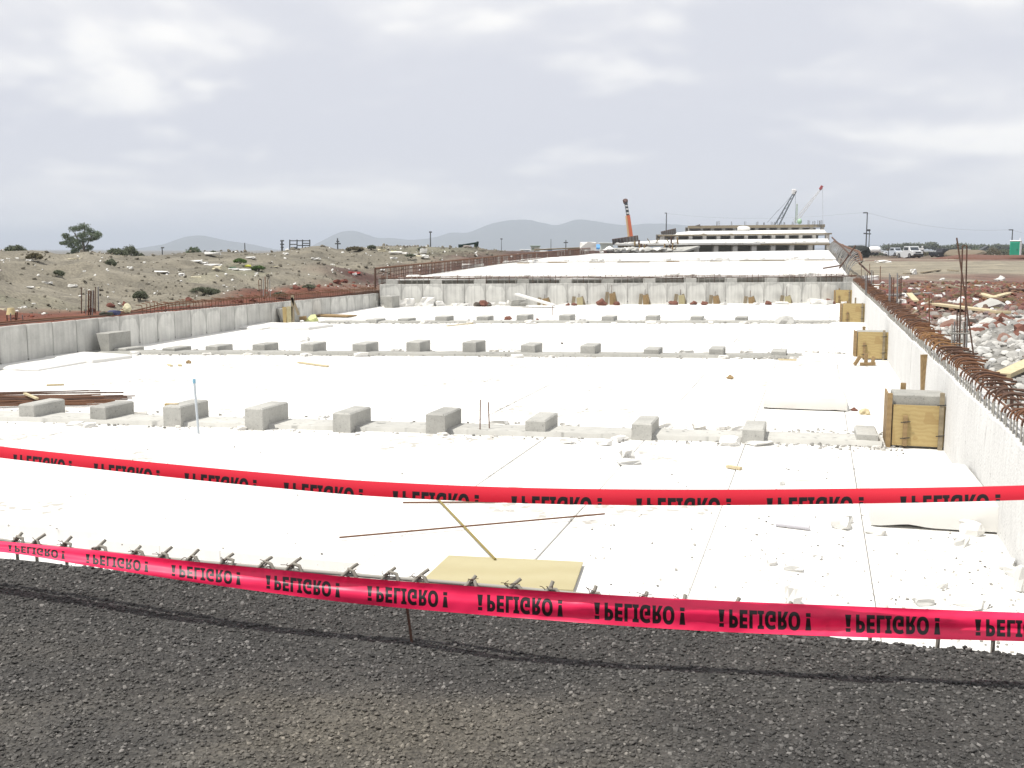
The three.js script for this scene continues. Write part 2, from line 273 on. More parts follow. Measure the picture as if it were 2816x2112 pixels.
// ---------------------------------------------------------------- asphalt under the camera
const edgeA = P(0, 1540, 1), edgeB = P(2816, 1803, 1);
const edgeAt = u => edgeA.clone().lerp(edgeB, u);
const asphaltY = (x, z) => 1 + 0.016 * (fbm(x * 2.2, z * 2.2, 3, 3) - 0.5) + 0.012 * (fbm(x * 9, z * 9, 4, 3) - 0.5);
{
  const asphTex = tex(1024, 1024, (u, v) => { const a = fbmp(u, v, 170, 101, 2), b = fbmp(u, v, 60, 103, 3), c = fbmp(u, v, 5, 105, 4), d = sstep(0.5, 0.7, c), k = 0.022 + 0.05 * Math.pow(a, 1.6) + 0.02 * (b - 0.5) + 0.014 * d; return [k * 1.06, k, k * 0.91]; });
  const asphBump = tex(1024, 1024, (u, v) => Math.pow(fbmp(u, v, 128, 107, 2), 1.4), false);
  M.asphalt = mat(rgb(1, 1, 1), 0.9, { map: asphTex, bumpMap: asphBump, bumpScale: 0.012, vertexColors: true });
  const n = edgeB.clone().sub(edgeA).normalize(), out = V(n.z, 0, -n.x);  // away from the camera
  if (out.z > 0) out.negate();
  const dustAt = (x, z, dd) => sstep(0.26, 0.55, fbm(x * 0.55 + z * 0.25, z * 1.7, 44, 4)) * sstep(-0.45, -1.3, dd);
  const g = gridMesh(240, 110, (u, v) => {
    const e = edgeAt(lerp(-1.2, 1.7, u)), rag = 0.07 * (fbm(e.x * 3, e.z * 3, 6, 4) - 0.5) * 2;
    if (v < 0.86) { const p = e.clone().addScaledVector(out, rag - 9 * Math.pow(1 - v / 0.86, 1.6)); p.y = asphaltY(p.x, p.z); return p; }
    const k = (v - 0.86) / 0.14, p = e.clone().addScaledVector(out, rag + 0.13 * k + 0.03 * (fbm(e.x * 14, k * 5, 6, 2) - 0.5)); p.y = asphaltY(p.x, p.z) - 0.42 * k * k - 0.05 * k; return p;
  }, p => { const q = dustAt(p.x, p.z, (p.x - edgeA.x) * out.x + (p.z - edgeA.z) * out.z), k = 0.8 + 0.85 * q; return [k * (1 + 0.05 * q), k, k * (1 - 0.12 * q)]; });
  const uv = g.attributes.uv, ps = g.attributes.position; for (let i = 0; i < uv.count; i++) uv.setXY(i, ps.getX(i) / 1.6, ps.getZ(i) / 1.6);
  struct('asphalt', g, M.asphalt);
  // loose and bound chippings: one uncountable mass
  const rnd = mul32(77), N = 135000, geos = [0, 1, 2].map(k => { const q = new THREE.IcosahedronGeometry(1, 0), p = q.attributes.position; for (let i = 0; i < p.count; i++) { const x = p.getX(i), y = p.getY(i), z = p.getZ(i), f = 1 + 0.7 * (h3(Math.round(x * 50) + k * 9, Math.round(y * 50), Math.round(z * 50)) - 0.5); p.setXYZ(i, x * f * 1.15, y * f * 0.62, z * f); } return flat(q); });
  const lists = [[], [], []], m4 = new THREE.Matrix4(), q4 = new THREE.Quaternion(), eu = new THREE.Euler();
  for (let i = 0; i < N; i++) {
    const d = Math.sqrt(lerp(2.7 * 2.7, 6.3 * 6.3, rnd())), x = (rnd() * 2 - 1) * 0.66 * d, z = -d, rel = V(x - edgeA.x, 0, z - edgeA.z), dd = rel.dot(out), lip = dd > -0.1;
    if (dd > 0.06 + 0.06 * (rnd() - 0.5)) continue;
    const r = (0.0030 + 0.0074 * Math.pow(rnd(), 2.4)) * (lip ? 1.4 : 1), y = asphaltY(x, z) + r * (rnd() * 0.75 - 0.2) - (dd > 0 ? 0.05 + dd * 0.6 : 0);
    q4.setFromEuler(eu.set(rnd() * 0.9 - 0.45, rnd() * 6.28, rnd() * 0.9 - 0.45));
    m4.compose(V(x, y, z), q4, V(r, r, r));
    const dust = dustAt(x, z, dd), pale = Math.pow(rnd(), 7);
    const k = 0.026 + 0.045 * Math.pow(rnd(), 1.5) + 0.12 * pale + 0.046 * dust;
    lists[i % 3].push([m4.clone(), rgb(k * (1.05 + 0.06 * dust), k, k * (0.94 - 0.12 * dust))]);
  }
  lists.forEach((l, k) => { const im = new THREE.InstancedMesh(geos[k], mat(rgb(1, 1, 1), 0.82), l.length); im.name = numbered('gravel'); im.userData = { kind: 'stuff', label: 'dark loose chippings of the fresh asphalt edge', category: 'gravel' }; l.forEach(([m, c], i) => { im.setMatrixAt(i, m); im.setColorAt(i, c); }); im.castShadow = im.receiveShadow = true; scene.add(im); });
}

// ---------------------------------------------------------------- foam floor of the trench
const rowLine = (a, b) => { const A = P(...a, 0), B = P(...b, 0); return { A, B, s: t => { const k = (t - tOf(A)) / (tOf(B) - tOf(A)); return lerp(sOf(A), sOf(B), k); } }; };
const ROW1 = rowLine([47, 1160], [2426, 1228]), ROW2 = rowLine([312, 974], [2302, 986]), ROW3 = rowLine([905, 889], [2300, 889]), REAR = rowLine([1045, 842], [2338, 831]);
const NEAR = rowLine([325, 1486], [1008, 1570]);
{
  const floor = new THREE.Group(); floor.name = 'foam_floor'; floor.userData.kind = 'structure'; scene.add(floor);
  const t1 = tOf(P(1985, 1393)), t2 = tOf(P(2365, 1393)), w = t2 - t1, rnd = mul32(5);
  const put = (t0, t1_, s0, s1, dy) => {
    const g = chamfer(t1_ - t0 - 0.005 - 0.006 * rnd(), 0.3, s1 - s0 - 0.005, 0.007), p = g.attributes.position, uv = new Float32Array(p.count * 2), c = fromST((s0 + s1) / 2, (t0 + t1_) / 2, -0.3 + dy);
    tf(g, null, YAW, (rnd() - 0.5) * 0.003, (rnd() - 0.5) * 0.004);
    for (let i = 0; i < p.count; i++) { uv[i * 2] = (p.getX(i) + c.x) / 6.5; uv[i * 2 + 1] = (p.getZ(i) + c.z) / 6.5; }
    g.setAttribute('uv', new THREE.BufferAttribute(uv, 2));
    const o = shade(new THREE.Mesh(g, M.foam)); o.name = 'foam_block'; o.position.copy(c); floor.add(o);
  };
  const tR = tOf(RB) + 0.5;
  for (let k = -16; k <= 3; k++) {
    const a = t1 + k * w, b = Math.min(a + w, tR); if (a > tR - 0.1) continue;
    const m = (a + b) / 2; let s = k < -1 ? NEAR.s(m) + (rnd() - 0.5) * 0.5 : sOf(P(2200, 1800, 0)); const end = REAR.s(m) + 0.1;
    const first = 2.2 + rnd() * 2.4; let s1 = s + first;
    while (s < end) {
      s1 = Math.min(s1, end); if (end - s1 < 0.8) s1 = end;
      const p = fromST((s + s1) / 2, m), lf = leftFoot(-p.z);
      if (p.x > lf.x - 1.1) put(a, b, s, s1, (rnd() - 0.5) * 0.012);
      s = s1; s1 = s + 2.3 + rnd() * 1.5;
    }
  }
  const base = new THREE.Mesh(gridMesh(8, 8, (u, v) => fromST(lerp(2, REAR.s(0) + 6, v), lerp(t1 - 18 * w, tR + 0.3, u), -0.13)), M.foam); base.name = 'foam_layer'; shade(base); floor.add(base);
}

// ---------------------------------------------------------------- retaining walls
const ordinal = ['first', 'second', 'third', 'fourth', 'fifth', 'sixth', 'seventh', 'eighth', 'ninth', 'tenth', 'eleventh', 'twelfth', 'thirteenth', 'fourteenth', 'fifteenth'];
{ // right: whitewashed face, rusty stirrups bent over its head
  const near = rightFoot(3), far = rightFoot(52.2), dir = far.clone().sub(near).normalize(), out = V(-dir.z, 0, dir.x), yaw = -Math.atan2(dir.x, -dir.z);
  const L = far.distanceTo(near), w = thing('retaining_wall', 'long whitewashed concrete wall on the right with rusty stirrups along its top', 'wall', near.clone());
  const segs = [0, 0.15, 0.32, 0.47, 0.66, 0.83, 1];                       // pours of differing height
  for (let i = 0; i < 6; i++) {
    const a = near.clone().lerp(far, segs[i]), b = near.clone().lerp(far, segs[i + 1]), len = a.distanceTo(b) - 0.012, h = RWH + 0.35 + [0, 0.008, -0.01, 0.012, -0.004, 0.004][i], nseg = Math.ceil(len / 0.25);
    const g = new THREE.BoxGeometry(0.3, h, len, 3, 6, nseg), p = g.attributes.position, uv = g.attributes.uv;
    for (let k = 0; k < p.count; k++) {
      const x = p.getX(k), y = p.getY(k) + h / 2 - 0.35, z = p.getZ(k), topEdge = y > RWH - 0.1;
      const zz = z + i * 20, rough = fbm(zz * 4, y * 4, i, 3) - 0.5;
      p.setXYZ(k, x + (x < -0.14 ? 0.018 * rough + (topEdge ? 0.05 * clamp(fbm(zz * 2, 3, i, 3) - 0.3) : 0) : 0), y + (topEdge ? 0.05 * (fbm(zz * 1.6, x * 5, 3, 4) - 0.5) : 0), z);
      uv.setXY(k, zz / 2.2, (y + x) / 2.2);
    }
    g.computeVertexNormals();
    tf(g, a.clone().add(b).multiplyScalar(0.5).addScaledVector(out, 0.15), yaw);
    part(w, 'wall_section', g, M.wash);
  }
  // stirrups: an upright leg out of the face, bent over towards the outside
  const rnd = mul32(31), variants = [];
  for (let k = 0; k < 7; k++) {
    const j = () => (rnd() - 0.5) * 0.04, hgt = 0.19 + j();
    const leg = tube([V(0.05, -0.1, 0), V(0.05 + j() * 0.4, hgt - 0.07, j() * 0.5)], 0.009, 2, 6);
    const hook = tube([V(0.05, hgt - 0.075, 0), V(0.058, hgt - 0.03, 0), V(0.095, hgt + 0.012, j() * 0.6), V(0.18, hgt + 0.028 + j() * 0.3, j()), V(0.30, hgt + 0.02 + j() * 0.5, j() * 1.6), V(0.40 + 2 * j(), hgt + 0.005 + j() * 0.8, j() * 2)], 0.0105, 12, 6);
    const second = tube([V(0.38, -0.06, 0.03), V(0.38, hgt - 0.09, 0.03), V(0.355, hgt - 0.03, 0.03 + j()), V(0.27, hgt - 0.012, 0.03 + j()), V(0.12, hgt - 0.02 + j() * 0.4, 0.03 + j())], 0.0105, 10, 6);
    variants.push([leg, merge([hook, second])]);
  }
  const n = Math.floor(L / 0.175);
  for (let i = 1; i < n; i++) {
    const p = near.clone().addScaledVector(dir, i * 0.175 + (rnd() - 0.5) * 0.04); p.y = RWH; if (-p.z > 51.6) break;
    const [leg, hook] = variants[Math.floor(rnd() * 7)], y = yaw + (rnd() - 0.5) * 0.14, pale = -p.z > 15.4 && -p.z < 21 && rnd() < 0.5;
    const o = part(w, 'stirrup', hook, pale ? M.rustPale : rnd() < 0.4 ? M.rustDark : M.rust, p, y); o.scale.set(0.85 + 0.3 * rnd(), 0.8 + 0.4 * rnd(), 1); o.rotation.z = (rnd() - 0.5) * 0.12; const q = shade(new THREE.Mesh(leg, M.steelCement)); q.name = 'leg'; o.add(q);
  }
  for (const [dx, dy, m] of [[0.09, 0.165, M.rust], [0.36, 0.15, M.rust], [0.075, 0.03, M.steel], [0.2, 0.2, M.rustDark]]) {
    const pts = []; for (let i = 0; i <= 24; i++) pts.push(near.clone().lerp(far, 0.005 + 0.995 * i / 24).addScaledVector(out, dx + (rnd() - 0.5) * 0.03).setY(RWH + dy + (rnd() - 0.5) * 0.03));
    part(w, 'longitudinal_bar', tube(pts, 0.011, 90, 5), m);
  }
}
{ // left: cast panels in shade
  const a0 = leftFoot(13), b0 = leftFoot(-LB.z), dir = b0.clone().sub(a0).normalize(), back = V(dir.z, 0, -dir.x), yaw = Math.atan2(dir.x, dir.z) - Math.PI / 2;
  const L = a0.distanceTo(b0), w = thing('retaining_wall', 'grey panelled concrete wall in shade along the left side of the foam', 'wall', a0.clone()), rnd = mul32(8), pw = 0.94, n = Math.floor(L / pw);
  // body behind the panels
  const body = []; for (let i = 0; i < 12; i++) { const a = a0.clone().lerp(b0, i / 12), b = a0.clone().lerp(b0, (i + 1) / 12), h = leftTop(-(a.z + b.z) / 2) + 0.37; body.push(tf(new THREE.BoxGeometry(a.distanceTo(b), h, 0.3), a.clone().add(b).multiplyScalar(0.5).addScaledVector(back, 0.21).setY(h / 2 - 0.4), yaw)); }
  part(w, 'wall_body', merge(body), M.concrete);
  for (let i = 0; i < n; i++) {
    const c = a0.clone().addScaledVector(dir, (i + 0.5) * pw), ht = leftTop(-c.z), narrow = i % 9 === 4;
    const g = chamfer(pw - 0.014, ht + 0.3, 0.07, 0.008);
    const p = g.attributes.position, uv = new Float32Array(p.count * 2); for (let k = 0; k < p.count; k++) { uv[k * 2] = p.getX(k) / pw + 0.5; uv[k * 2 + 1] = clamp((p.getY(k) - 0.3) / ht, 0.01, 0.99); } g.setAttribute('uv', new THREE.BufferAttribute(uv, 2));
    part(w, 'panel', g, shadePanels[narrow ? 4 : Math.floor(rnd() * 6)], c.clone().addScaledVector(back, 0.03 + (rnd() - 0.5) * 0.006).setY(-0.3), yaw);
  }
  // its rusty starter bars with two long bars
  const m = Math.floor(L / 0.2), st = [0, 1, 2].map(k => merge([bar(V(0, -0.05, 0), V((k - 1) * 0.02, 0.25 + k * 0.03, 0), 0.011, 5), bar(V((k - 1) * 0.02, 0.25 + k * 0.03, 0), V((k - 1) * 0.05, 0.27 + k * 0.03, -0.16), 0.011, 5)]));
  for (let i = 0; i < m; i++) {
    const p = a0.clone().addScaledVector(dir, i * 0.2), d = -p.z, y = leftTop(d) - 0.02 - (d < 24 ? 0.05 : 0);
    if (d < 29) continue; const low = false, o = part(w, 'starter_bar', st[Math.floor(rnd() * 3)], d < 24 && rnd() < 0.4 ? M.rustDark : M.rust, p.addScaledVector(back, 0.12).setY(y - (low ? 0.16 : 0)), yaw); o.rotation.z = (rnd() - 0.5) * 0.3;
  }
  for (const [y, o, r] of [[0.05, 0.10, 0.016], [0.20, 0.14, 0.018], [0.215, 0.3, 0.018]]) { const pts = []; for (let i = 0; i <= 14; i++) { const q = a0.clone().lerp(b0, i / 14); pts.push(q.addScaledVector(back, o).setY(leftTop(-q.z) + y + (rnd() - 0.5) * 0.03 - (-q.z < 29 && y > 0.1 ? 0.15 : 0))); } part(w, 'longitudinal_bar', tube(pts, r, 60, 5), y < 0.1 ? M.rustDark : M.rust); }
}

// cross walls of the ramp
function crossWall(o) {
  const { A, B, base, h, openW, pitch, slab } = o;   // A left foot, B right foot
  const dir = B.clone().sub(A).setY(0).normalize(), back = V(dir.z, 0, -dir.x), yaw = -Math.atan2(dir.z, dir.x), L = A.clone().setY(0).distanceTo(B.clone().setY(0));
  return { dir, back, yaw, L, place: (k, off, y) => A.clone().setY(0).addScaledVector(dir, k).addScaledVector(back, off).setY(y) };
}
const W0A = REAR.A.clone(), W0B = REAR.B.clone().addScaledVector(CDIR, 0.35);
{
  const W = crossWall({ A: W0A, B: W0B }), w = thing('cross_wall', 'pale stained concrete cross wall with barred openings closing off the foam floor', 'wall', W0A.clone()), rnd = mul32(12);
  const H0 = 1.0, n = 24, pw = W.L / n;
  part(w, 'wall_body', tf(new THREE.BoxGeometry(W.L, H0 + 0.36, 0.3), W.place(W.L / 2, 0.21, (H0 - 0.44) / 2), W.yaw), M.concrete);
  for (let i = 0; i < n; i++) {
    const g = chamfer(pw - 0.016, H0 + 0.3, 0.07, 0.01), p = g.attributes.position, uv = new Float32Array(p.count * 2); for (let k = 0; k < p.count; k++) { uv[k * 2] = p.getX(k) / pw + 0.5; uv[k * 2 + 1] = clamp((p.getY(k) - 0.3) / H0, 0.01, 0.99); } g.setAttribute('uv', new THREE.BufferAttribute(uv, 2));
    part(w, 'panel', g, rearPanels[Math.floor(rnd() * 5)], W.place((i + 0.5) * pw, 0.03 + (rnd() - 0.5) * 0.006, -0.3), W.yaw);
  }
  const pg = chamfer(0.52, 0.25, 0.3, 0.015), bg = bar(V(0, 0, 0), V(0, 0.46, 0), 0.014, 5), hb = merge([bar(V(0, 0, 0), V(0, 0.36, 0), 0.011, 5), bar(V(0, 0.36, 0), V(0.02, 0.4, 0.16), 0.011, 5)]);
  for (let k = 0.3; k < W.L; k += 2.04) part(w, 'pier', pg, rnd() < 0.5 ? M.concretePale : M.concrete, W.place(k + 0.26, 0.2, H0 - 0.03), W.yaw);
  for (let k = 0.1; k < W.L; k += 0.27) part(w, 'starter_bar', rnd() < 0.5 ? bg : hb, rnd() < 0.5 ? M.steelCement : M.rustDark, W.place(k + (rnd() - 0.5) * 0.06, 0.07, H0 - 0.05), W.yaw + (rnd() - 0.5));
  for (const [y, o, m, r] of [[0.24, 0.09, M.rustDark, 0.018], [0.33, 0.12, M.rust, 0.016], [0.27, 0.3, M.rustDark, 0.018], [0.15, 0.1, M.steelCement, 0.012]]) { const pts = []; for (let i = 0; i <= 20; i++) pts.push(W.place(W.L * i / 20, o, H0 + y + (rnd() - 0.5) * 0.03)); part(w, 'longitudinal_bar', tube(pts, r, 60, 5), m); }
  part(w, 'void_lining', tf(new THREE.BoxGeometry(W.L, 0.3, 0.1), W.place(W.L / 2, 1.7, H0 + 0.1), W.yaw), M.concrete);
}

// the ramp of foam blocks rising beyond it
function slabGeo(a, b, c, d, th) {   // a b near edge (left, right), d c far edge; thickness th
  const T = [a, b, c, d], B = T.map(p => p.clone().setY(p.y - th)), f = [], u = [], tri = (x, y, z) => { for (const p of [x, y, z]) { f.push(p.x, p.y, p.z); u.push((p.x) / 5, (p.z + p.y) / 5); } }, q = (x, y, z, w) => { tri(x, y, z); tri(x, z, w); };
  q(T[0], T[1], T[2], T[3]); q(B[3], B[2], B[1], B[0]); for (let i = 0; i < 4; i++) { const j = (i + 1) % 4; q(B[i], B[j], T[j], T[i]); }
  const g = new THREE.BufferGeometry(); g.setAttribute('position', new THREE.Float32BufferAttribute(f, 3)); g.setAttribute('uv', new THREE.Float32BufferAttribute(u, 2)); g.computeVertexNormals(); return g;
}
const rampLabels = ['white foam blocks of the lowest ramp bay, just above the barred cross wall', 'white foam blocks of the second ramp bay below the largest row of dark openings', 'white foam band between the lower and middle rows of dark openings', 'narrow white foam band under the uppermost row of dark openings'];
function rampBay(i, A, B, C, D, n, th, lipRows) {   // A B near edge, D C far edge
  const g = thing('foam_embankment', rampLabels[i], 'foam embankment', A.clone(), 'foam bays of the ramp'), rnd = mul32(40 + i);
  for (let k = 0; k < n; k++) {
    const u0 = k / n, u1 = (k + 1) / n - 0.0012, ja = (rnd() - 0.5) * 0.03;
    const a = A.clone().lerp(B, u0), b = A.clone().lerp(B, u1), c = D.clone().lerp(C, u1), d = D.clone().lerp(C, u0); for (const p of [a, b, c, d]) p.y += ja;
    part(g, 'foam_block', slabGeo(a, b, c, d, th), M.foam);
  }
  for (let k = 0; k < lipRows; k++) { const q = A.clone().lerp(B, rnd()), s = 0.12 + rnd() * 0.3; part(g, 'foam_offcut', tf(chunk(s * (1 + rnd()), s * 0.45, s, k + i * 50, 0.2), q.add(V(0, 0.0, -0.35 - rnd() * 0.5)), rnd() * 3), M.foamPlain); }
  return g;
}
const R0A = at(1083, 769, 49.4), R0B = at(2338, 760, 53.4), R1A = at(1381, 725, 75), R1B = at(2300, 716, 80), R2A = at(1565, 699, 97), R2B = at(2279, 688, 117);
rampBay(0, R0A, R0B, R1B, R1A, 6, 0.04, 60);
rampBay(1, R1A.clone().setY(R1A.y + 0.12), R1B.clone().setY(R1B.y + 0.12), R2B, R2A, 6, 0.3, 26);
{ // timber and gaps on the step between the two bays
  const rnd = mul32(91);
  for (let k = 0; k < 9; k++) { const u = (k + 0.2 + rnd() * 0.5) / 9, p = R1A.clone().lerp(R1B, u), L = 0.8 + rnd() * 1.8; solo('timber_batten', 'thin weathered batten lying on the step between the two lowest ramp bays', 'batten', boardBetween(p.clone().add(V(-L / 2, 0.02, 0.16)), p.clone().add(V(L / 2, 0.03, 0.14)), 0.09, 0.07), rnd() < 0.5 ? M.woodGrey : M.wood, 'battens on the ramp step'); }
}
// upper cross walls with rows of openings
function openingWall(label, A, B, h, n, pw, slabT, over, pierM) {
  const W = crossWall({ A, B }), g = thing('cross_wall', label, 'wall', A.clone(), 'upper cross walls of the ramp'), lean = (B.y - A.y) / W.L, pitch = W.L / n;
  for (let k = 0; k <= n; k++) { const p = W.place(k * pitch, 0.2, A.y + lean * k * pitch - 0.4), q = chamfer(pw, h + 0.4, 0.4, 0.02); part(g, 'pier', q, pierM, p, W.yaw); }
  const hg = new THREE.BoxGeometry(W.L + 2 * over, slabT, 0.9), p = W.place(W.L / 2, 0.15, A.y + lean * W.L / 2 + h + slabT / 2);
  const m = tf(hg, null, W.yaw, 0, Math.atan(lean)).translate(p.x, p.y, p.z); part(g, 'deck_edge', m, M.woodGrey);
  part(g, 'void_lining', tf(new THREE.BoxGeometry(W.L, h + 0.3, 0.12), W.place(W.L / 2, 3.2, A.y + lean * W.L / 2 + h / 2), W.yaw), M.concrete);
  part(g, 'void_roof', tf(new THREE.BoxGeometry(W.L, 0.05, 3.2), W.place(W.L / 2, 1.7, A.y + lean * W.L / 2 + h + 0.04), W.yaw), M.concrete);
  return W;
}
const W1A = at(1862, 690, 113), W1B = at(2279, 687.5, 117);
openingWall('lowest upper cross wall, pale piers between eight large dark openings', W1A, W1B, 0.56, 8, 0.55, 0.17, 0.2, M.foamDirty);
const W1deckA = at(1690, 671, 110), W1deckB = at(2281, 666, 117);
rampBay(2, at(1690, 670, 110.5), at(2281, 665.5, 117), at(2277, 656, 156), at(1815, 660, 151), 6, 0.2, 14);
const W2A = at(1822, 661, 152), W2B = at(2276, 655.5, 156);
openingWall('middle upper cross wall with twelve small dark openings', W2A, W2B, 0.58, 12, 0.55, 0.2, 0.5, M.foamDirty);
rampBay(3, at(1815, 646, 151.8), at(2274, 642, 156), at(2266, 631, 195), at(1895, 636, 191), 5, 0.2, 10);
const W3A = at(1898, 637, 192), W3B = at(2262, 633, 195);
openingWall('topmost cross wall of the ramp, its dark deck edge bristling with bars', W3A, W3B, 0.55, 12, 0.6, 0.5, 0.3, M.concretePale);

// ---------------------------------------------------------------- rows of concrete blocks on their footing strips
{
  const rows = [
    [ROW1, 'nearest', [[47, 1154, 33], [242, 1161, 34], [449, 1169, 44], [674, 1178, 47], [912, 1186, 41], [1169, 1191, 43], [1444, 1194, 30], [1734, 1206, 32], [2040, 1216, 27], [2353, 1220, 17]], 0.285, 0.78],
    [ROW2, 'middle', [[312, 970, 6], [445, 970, 7], [563, 968, 11], [692, 968, 15], [825, 971, 20], [970, 971, 20], [1117, 971, 25], [1272, 973, 26], [1432, 974, 20], [1596, 977, 21], [1770, 978, 12], [1948, 980, 15], [2120, 982, 10]], 0.35, 0.8],
    [ROW3, 'farthest', [[1005, 887, 5], [1092, 885, 5], [1196, 885, 11], [1309, 884, 10], [1420, 884, 14], [1537, 883, 13], [1654, 885, 11], [1775, 882, 10], [1898, 883, 9], [2021, 882, 6]], 0.42, 0.85],
  ];
  const rnd = mul32(66), TOP = 0.075, blockM = [1.0, 1.1, 1.2, 1.22].map(k => mat(rgb(k, k, k * 1.01), 0.93, { map: conTex }));
  rows.forEach(([row, which, list, bw, bl], r) => {
    // footing strip
    const A = row.A.clone(), B = row.B.clone(), dir = B.clone().sub(A).normalize(); A.addScaledVector(dir, -1.2); if (r === 2) A.addScaledVector(dir, 0.8);
    const n = 60, g = gridMesh(n, 4, (u, v) => { const p = A.clone().lerp(B, u), back = WDIR.clone().multiplyScalar(v < 0.3 ? 0 : (v - 0.25) / 0.75 * (bl + 0.1)); p.add(back); p.addScaledVector(WDIR, 0.05 * (fbm(u * 60, v * 3, r, 3) - 0.5)); p.y = v < 0.2 ? -0.1 : TOP - 0.012 + 0.03 * (fbm(u * 50, v * 5, r + 4, 3) - 0.5) - (v > 0.9 ? 0.06 : 0); return p; });
    const o = struct('footing_strip', g, r === 0 ? M.concretePale : M.concrete); o.userData = { label: `low concrete footing strip carrying the ${which} row of blocks`, category: 'footing', group: 'footing strips across the foam' };
    list.forEach(([px, py, hpx], i) => {
      const p = P(px, py + (r ? 2 : 4), 0), d = -p.z, h = Math.max(0.1, hpx * d / FOCAL + 0.075), q = p.clone().addScaledVector(CDIR, bw / 2).addScaledVector(WDIR, bl / 2).setY(-0.03);
      const gg = chamfer(bw * (0.95 + 0.1 * rnd()), h + 0.03, bl * (0.88 + 0.1 * rnd()), Math.min(0.02, h * 0.2)), uvs = gg.attributes.uv; if (uvs) for (let k = 0; k < uvs.count; k++) uvs.setXY(k, uvs.getX(k) * 0.7 + i * 0.17, uvs.getY(k) * 0.7 + r * 0.3);
      const m = solo('concrete_block', `${ordinal[i]} concrete block from the left in the ${which} row across the foam`, 'block', tf(gg, q, YAW + (rnd() - 0.5) * 0.03, (rnd() - 0.5) * 0.015, (rnd() - 0.5) * 0.015), blockM[r === 0 && i > 5 ? 3 : Math.floor(rnd() * 3)], `concrete blocks of the ${which} row`);
    });
    { const im = new THREE.InstancedMesh(flat(new THREE.IcosahedronGeometry(1, 0)), mat(rgb(1, 1, 1), 0.95), 700), m = new THREE.Matrix4(), q = new THREE.Quaternion();
      for (let k = 0; k < 700; k++) { const side = rnd() < 0.55, p = A.clone().lerp(B, rnd() < 0.3 ? 0.9 + 0.12 * rnd() : rnd()).addScaledVector(WDIR, side ? -0.02 - 0.3 * Math.pow(rnd(), 2) : bl + 0.08 + 0.35 * Math.pow(rnd(), 2)), z = (0.005 + 0.022 * Math.pow(rnd(), 2.5)) * (1 + r * 0.5), c = 0.18 + 0.3 * rnd(); m.compose(p.setY(z * 0.3), q.setFromEuler(new THREE.Euler(rnd() * 3, rnd() * 3, 0)), V(z * 1.4, z * 0.7, z)); im.setMatrixAt(k, m); im.setColorAt(k, rgb(c, c * 0.97, c * 0.9)); }
      im.name = numbered('grit'); im.userData = { kind: 'stuff' }; shade(im); scene.add(im); }
    // crumbs of concrete and foam along the strip
    for (let k = 0; k < 26; k++) { const p = A.clone().lerp(B, rnd()).addScaledVector(WDIR, rnd() < 0.5 ? -0.08 - rnd() * 0.25 : bl + 0.1 + rnd() * 0.25), s = 0.05 + rnd() * 0.12 * (1 + r * 0.4); solo('foam_scrap', `small foam crumb beside the ${which} footing strip`, 'foam scrap', tf(chunk(s * 1.6, s * 0.5, s, k + r * 30, 0.25), p.setY(-0.01), rnd() * 3), rnd() < 0.5 ? M.foamPlain : M.foamDirty, `foam crumbs along the ${which} strip`); }
  });
}

// ---------------------------------------------------------------- timber formwork boxes against the right wall
function formBox(px, py, wpx, hTot, label, plyM, low) {
  const c = P(px, py, 0), d = -c.z, w = wpx * d / FOCAL, D = 0.62, g = thing('formwork_box', label, 'formwork', c.clone(), 'formwork boxes along the right wall');
  const L = (geo, x, y, z) => tf(geo.translate(x, y, z), c, YAW);
  part(g, 'concrete_core', L(chamfer(w - 0.06, hTot, D - 0.06, 0.015), w / 2 + 0.02, 0, -D / 2), M.concrete);
  const face = new THREE.BoxGeometry(w, hTot - low, 0.022); part(g, 'front_panel', L(face, w / 2 + 0.05, (hTot - low) / 2 + 0.03, 0.02), plyM);
  part(g, 'side_panel', L(new THREE.BoxGeometry(0.022, hTot - 0.02, D), -0.015, hTot / 2 + 0.01, -D / 2), M.wood);
  for (const [x, h0, h1, m] of [[w * 0.22 + 0.05, 0.03, hTot * 0.62, M.wood], [w * 0.86 + 0.03, -0.01, hTot + 0.05, M.woodGrey]]) {
    const q = part(g, 'batten', L(chamfer(0.055, h1 - h0, 0.045, 0.004), x, h0, 0.058), m);
    for (const y of [0.25, 0.78]) sub(g, q, 'tie_wire', L(bar(V(-0.06, 0, 0), V(0.06, 0.015, 0), 0.006, 4), x, lerp(h0, h1, y), 0.085), M.black);
  }
  part(g, 'batten', L(chamfer(0.06, hTot + 0.02, 0.045, 0.004), 0.005, 0, 0.028), M.wood);
  part(g, 'batten', L(chamfer(0.07, hTot + 0.08, 0.045, 0.004), w * 0.3, 0, -D - 0.04), M.wood);
  return g;
}
formBox(2440, 1228, 150, 0.70, 'nearest plywood formwork box by the right wall, grey concrete showing above its panel', M.ply, 0.16);
formBox(2350, 988, 82, 0.66, 'second formwork box up the right wall, bright yellow plywood with two battens', M.ply, 0.03);
formBox(2311, 889, 62, 0.68, 'third formwork box up the right wall, tan plywood with a dark torn batten', M.ply, 0.0);
formBox(2294, 834, 43, 0.62, 'farthest formwork box in the corner of right wall and cross wall', M.ply, 0.0);
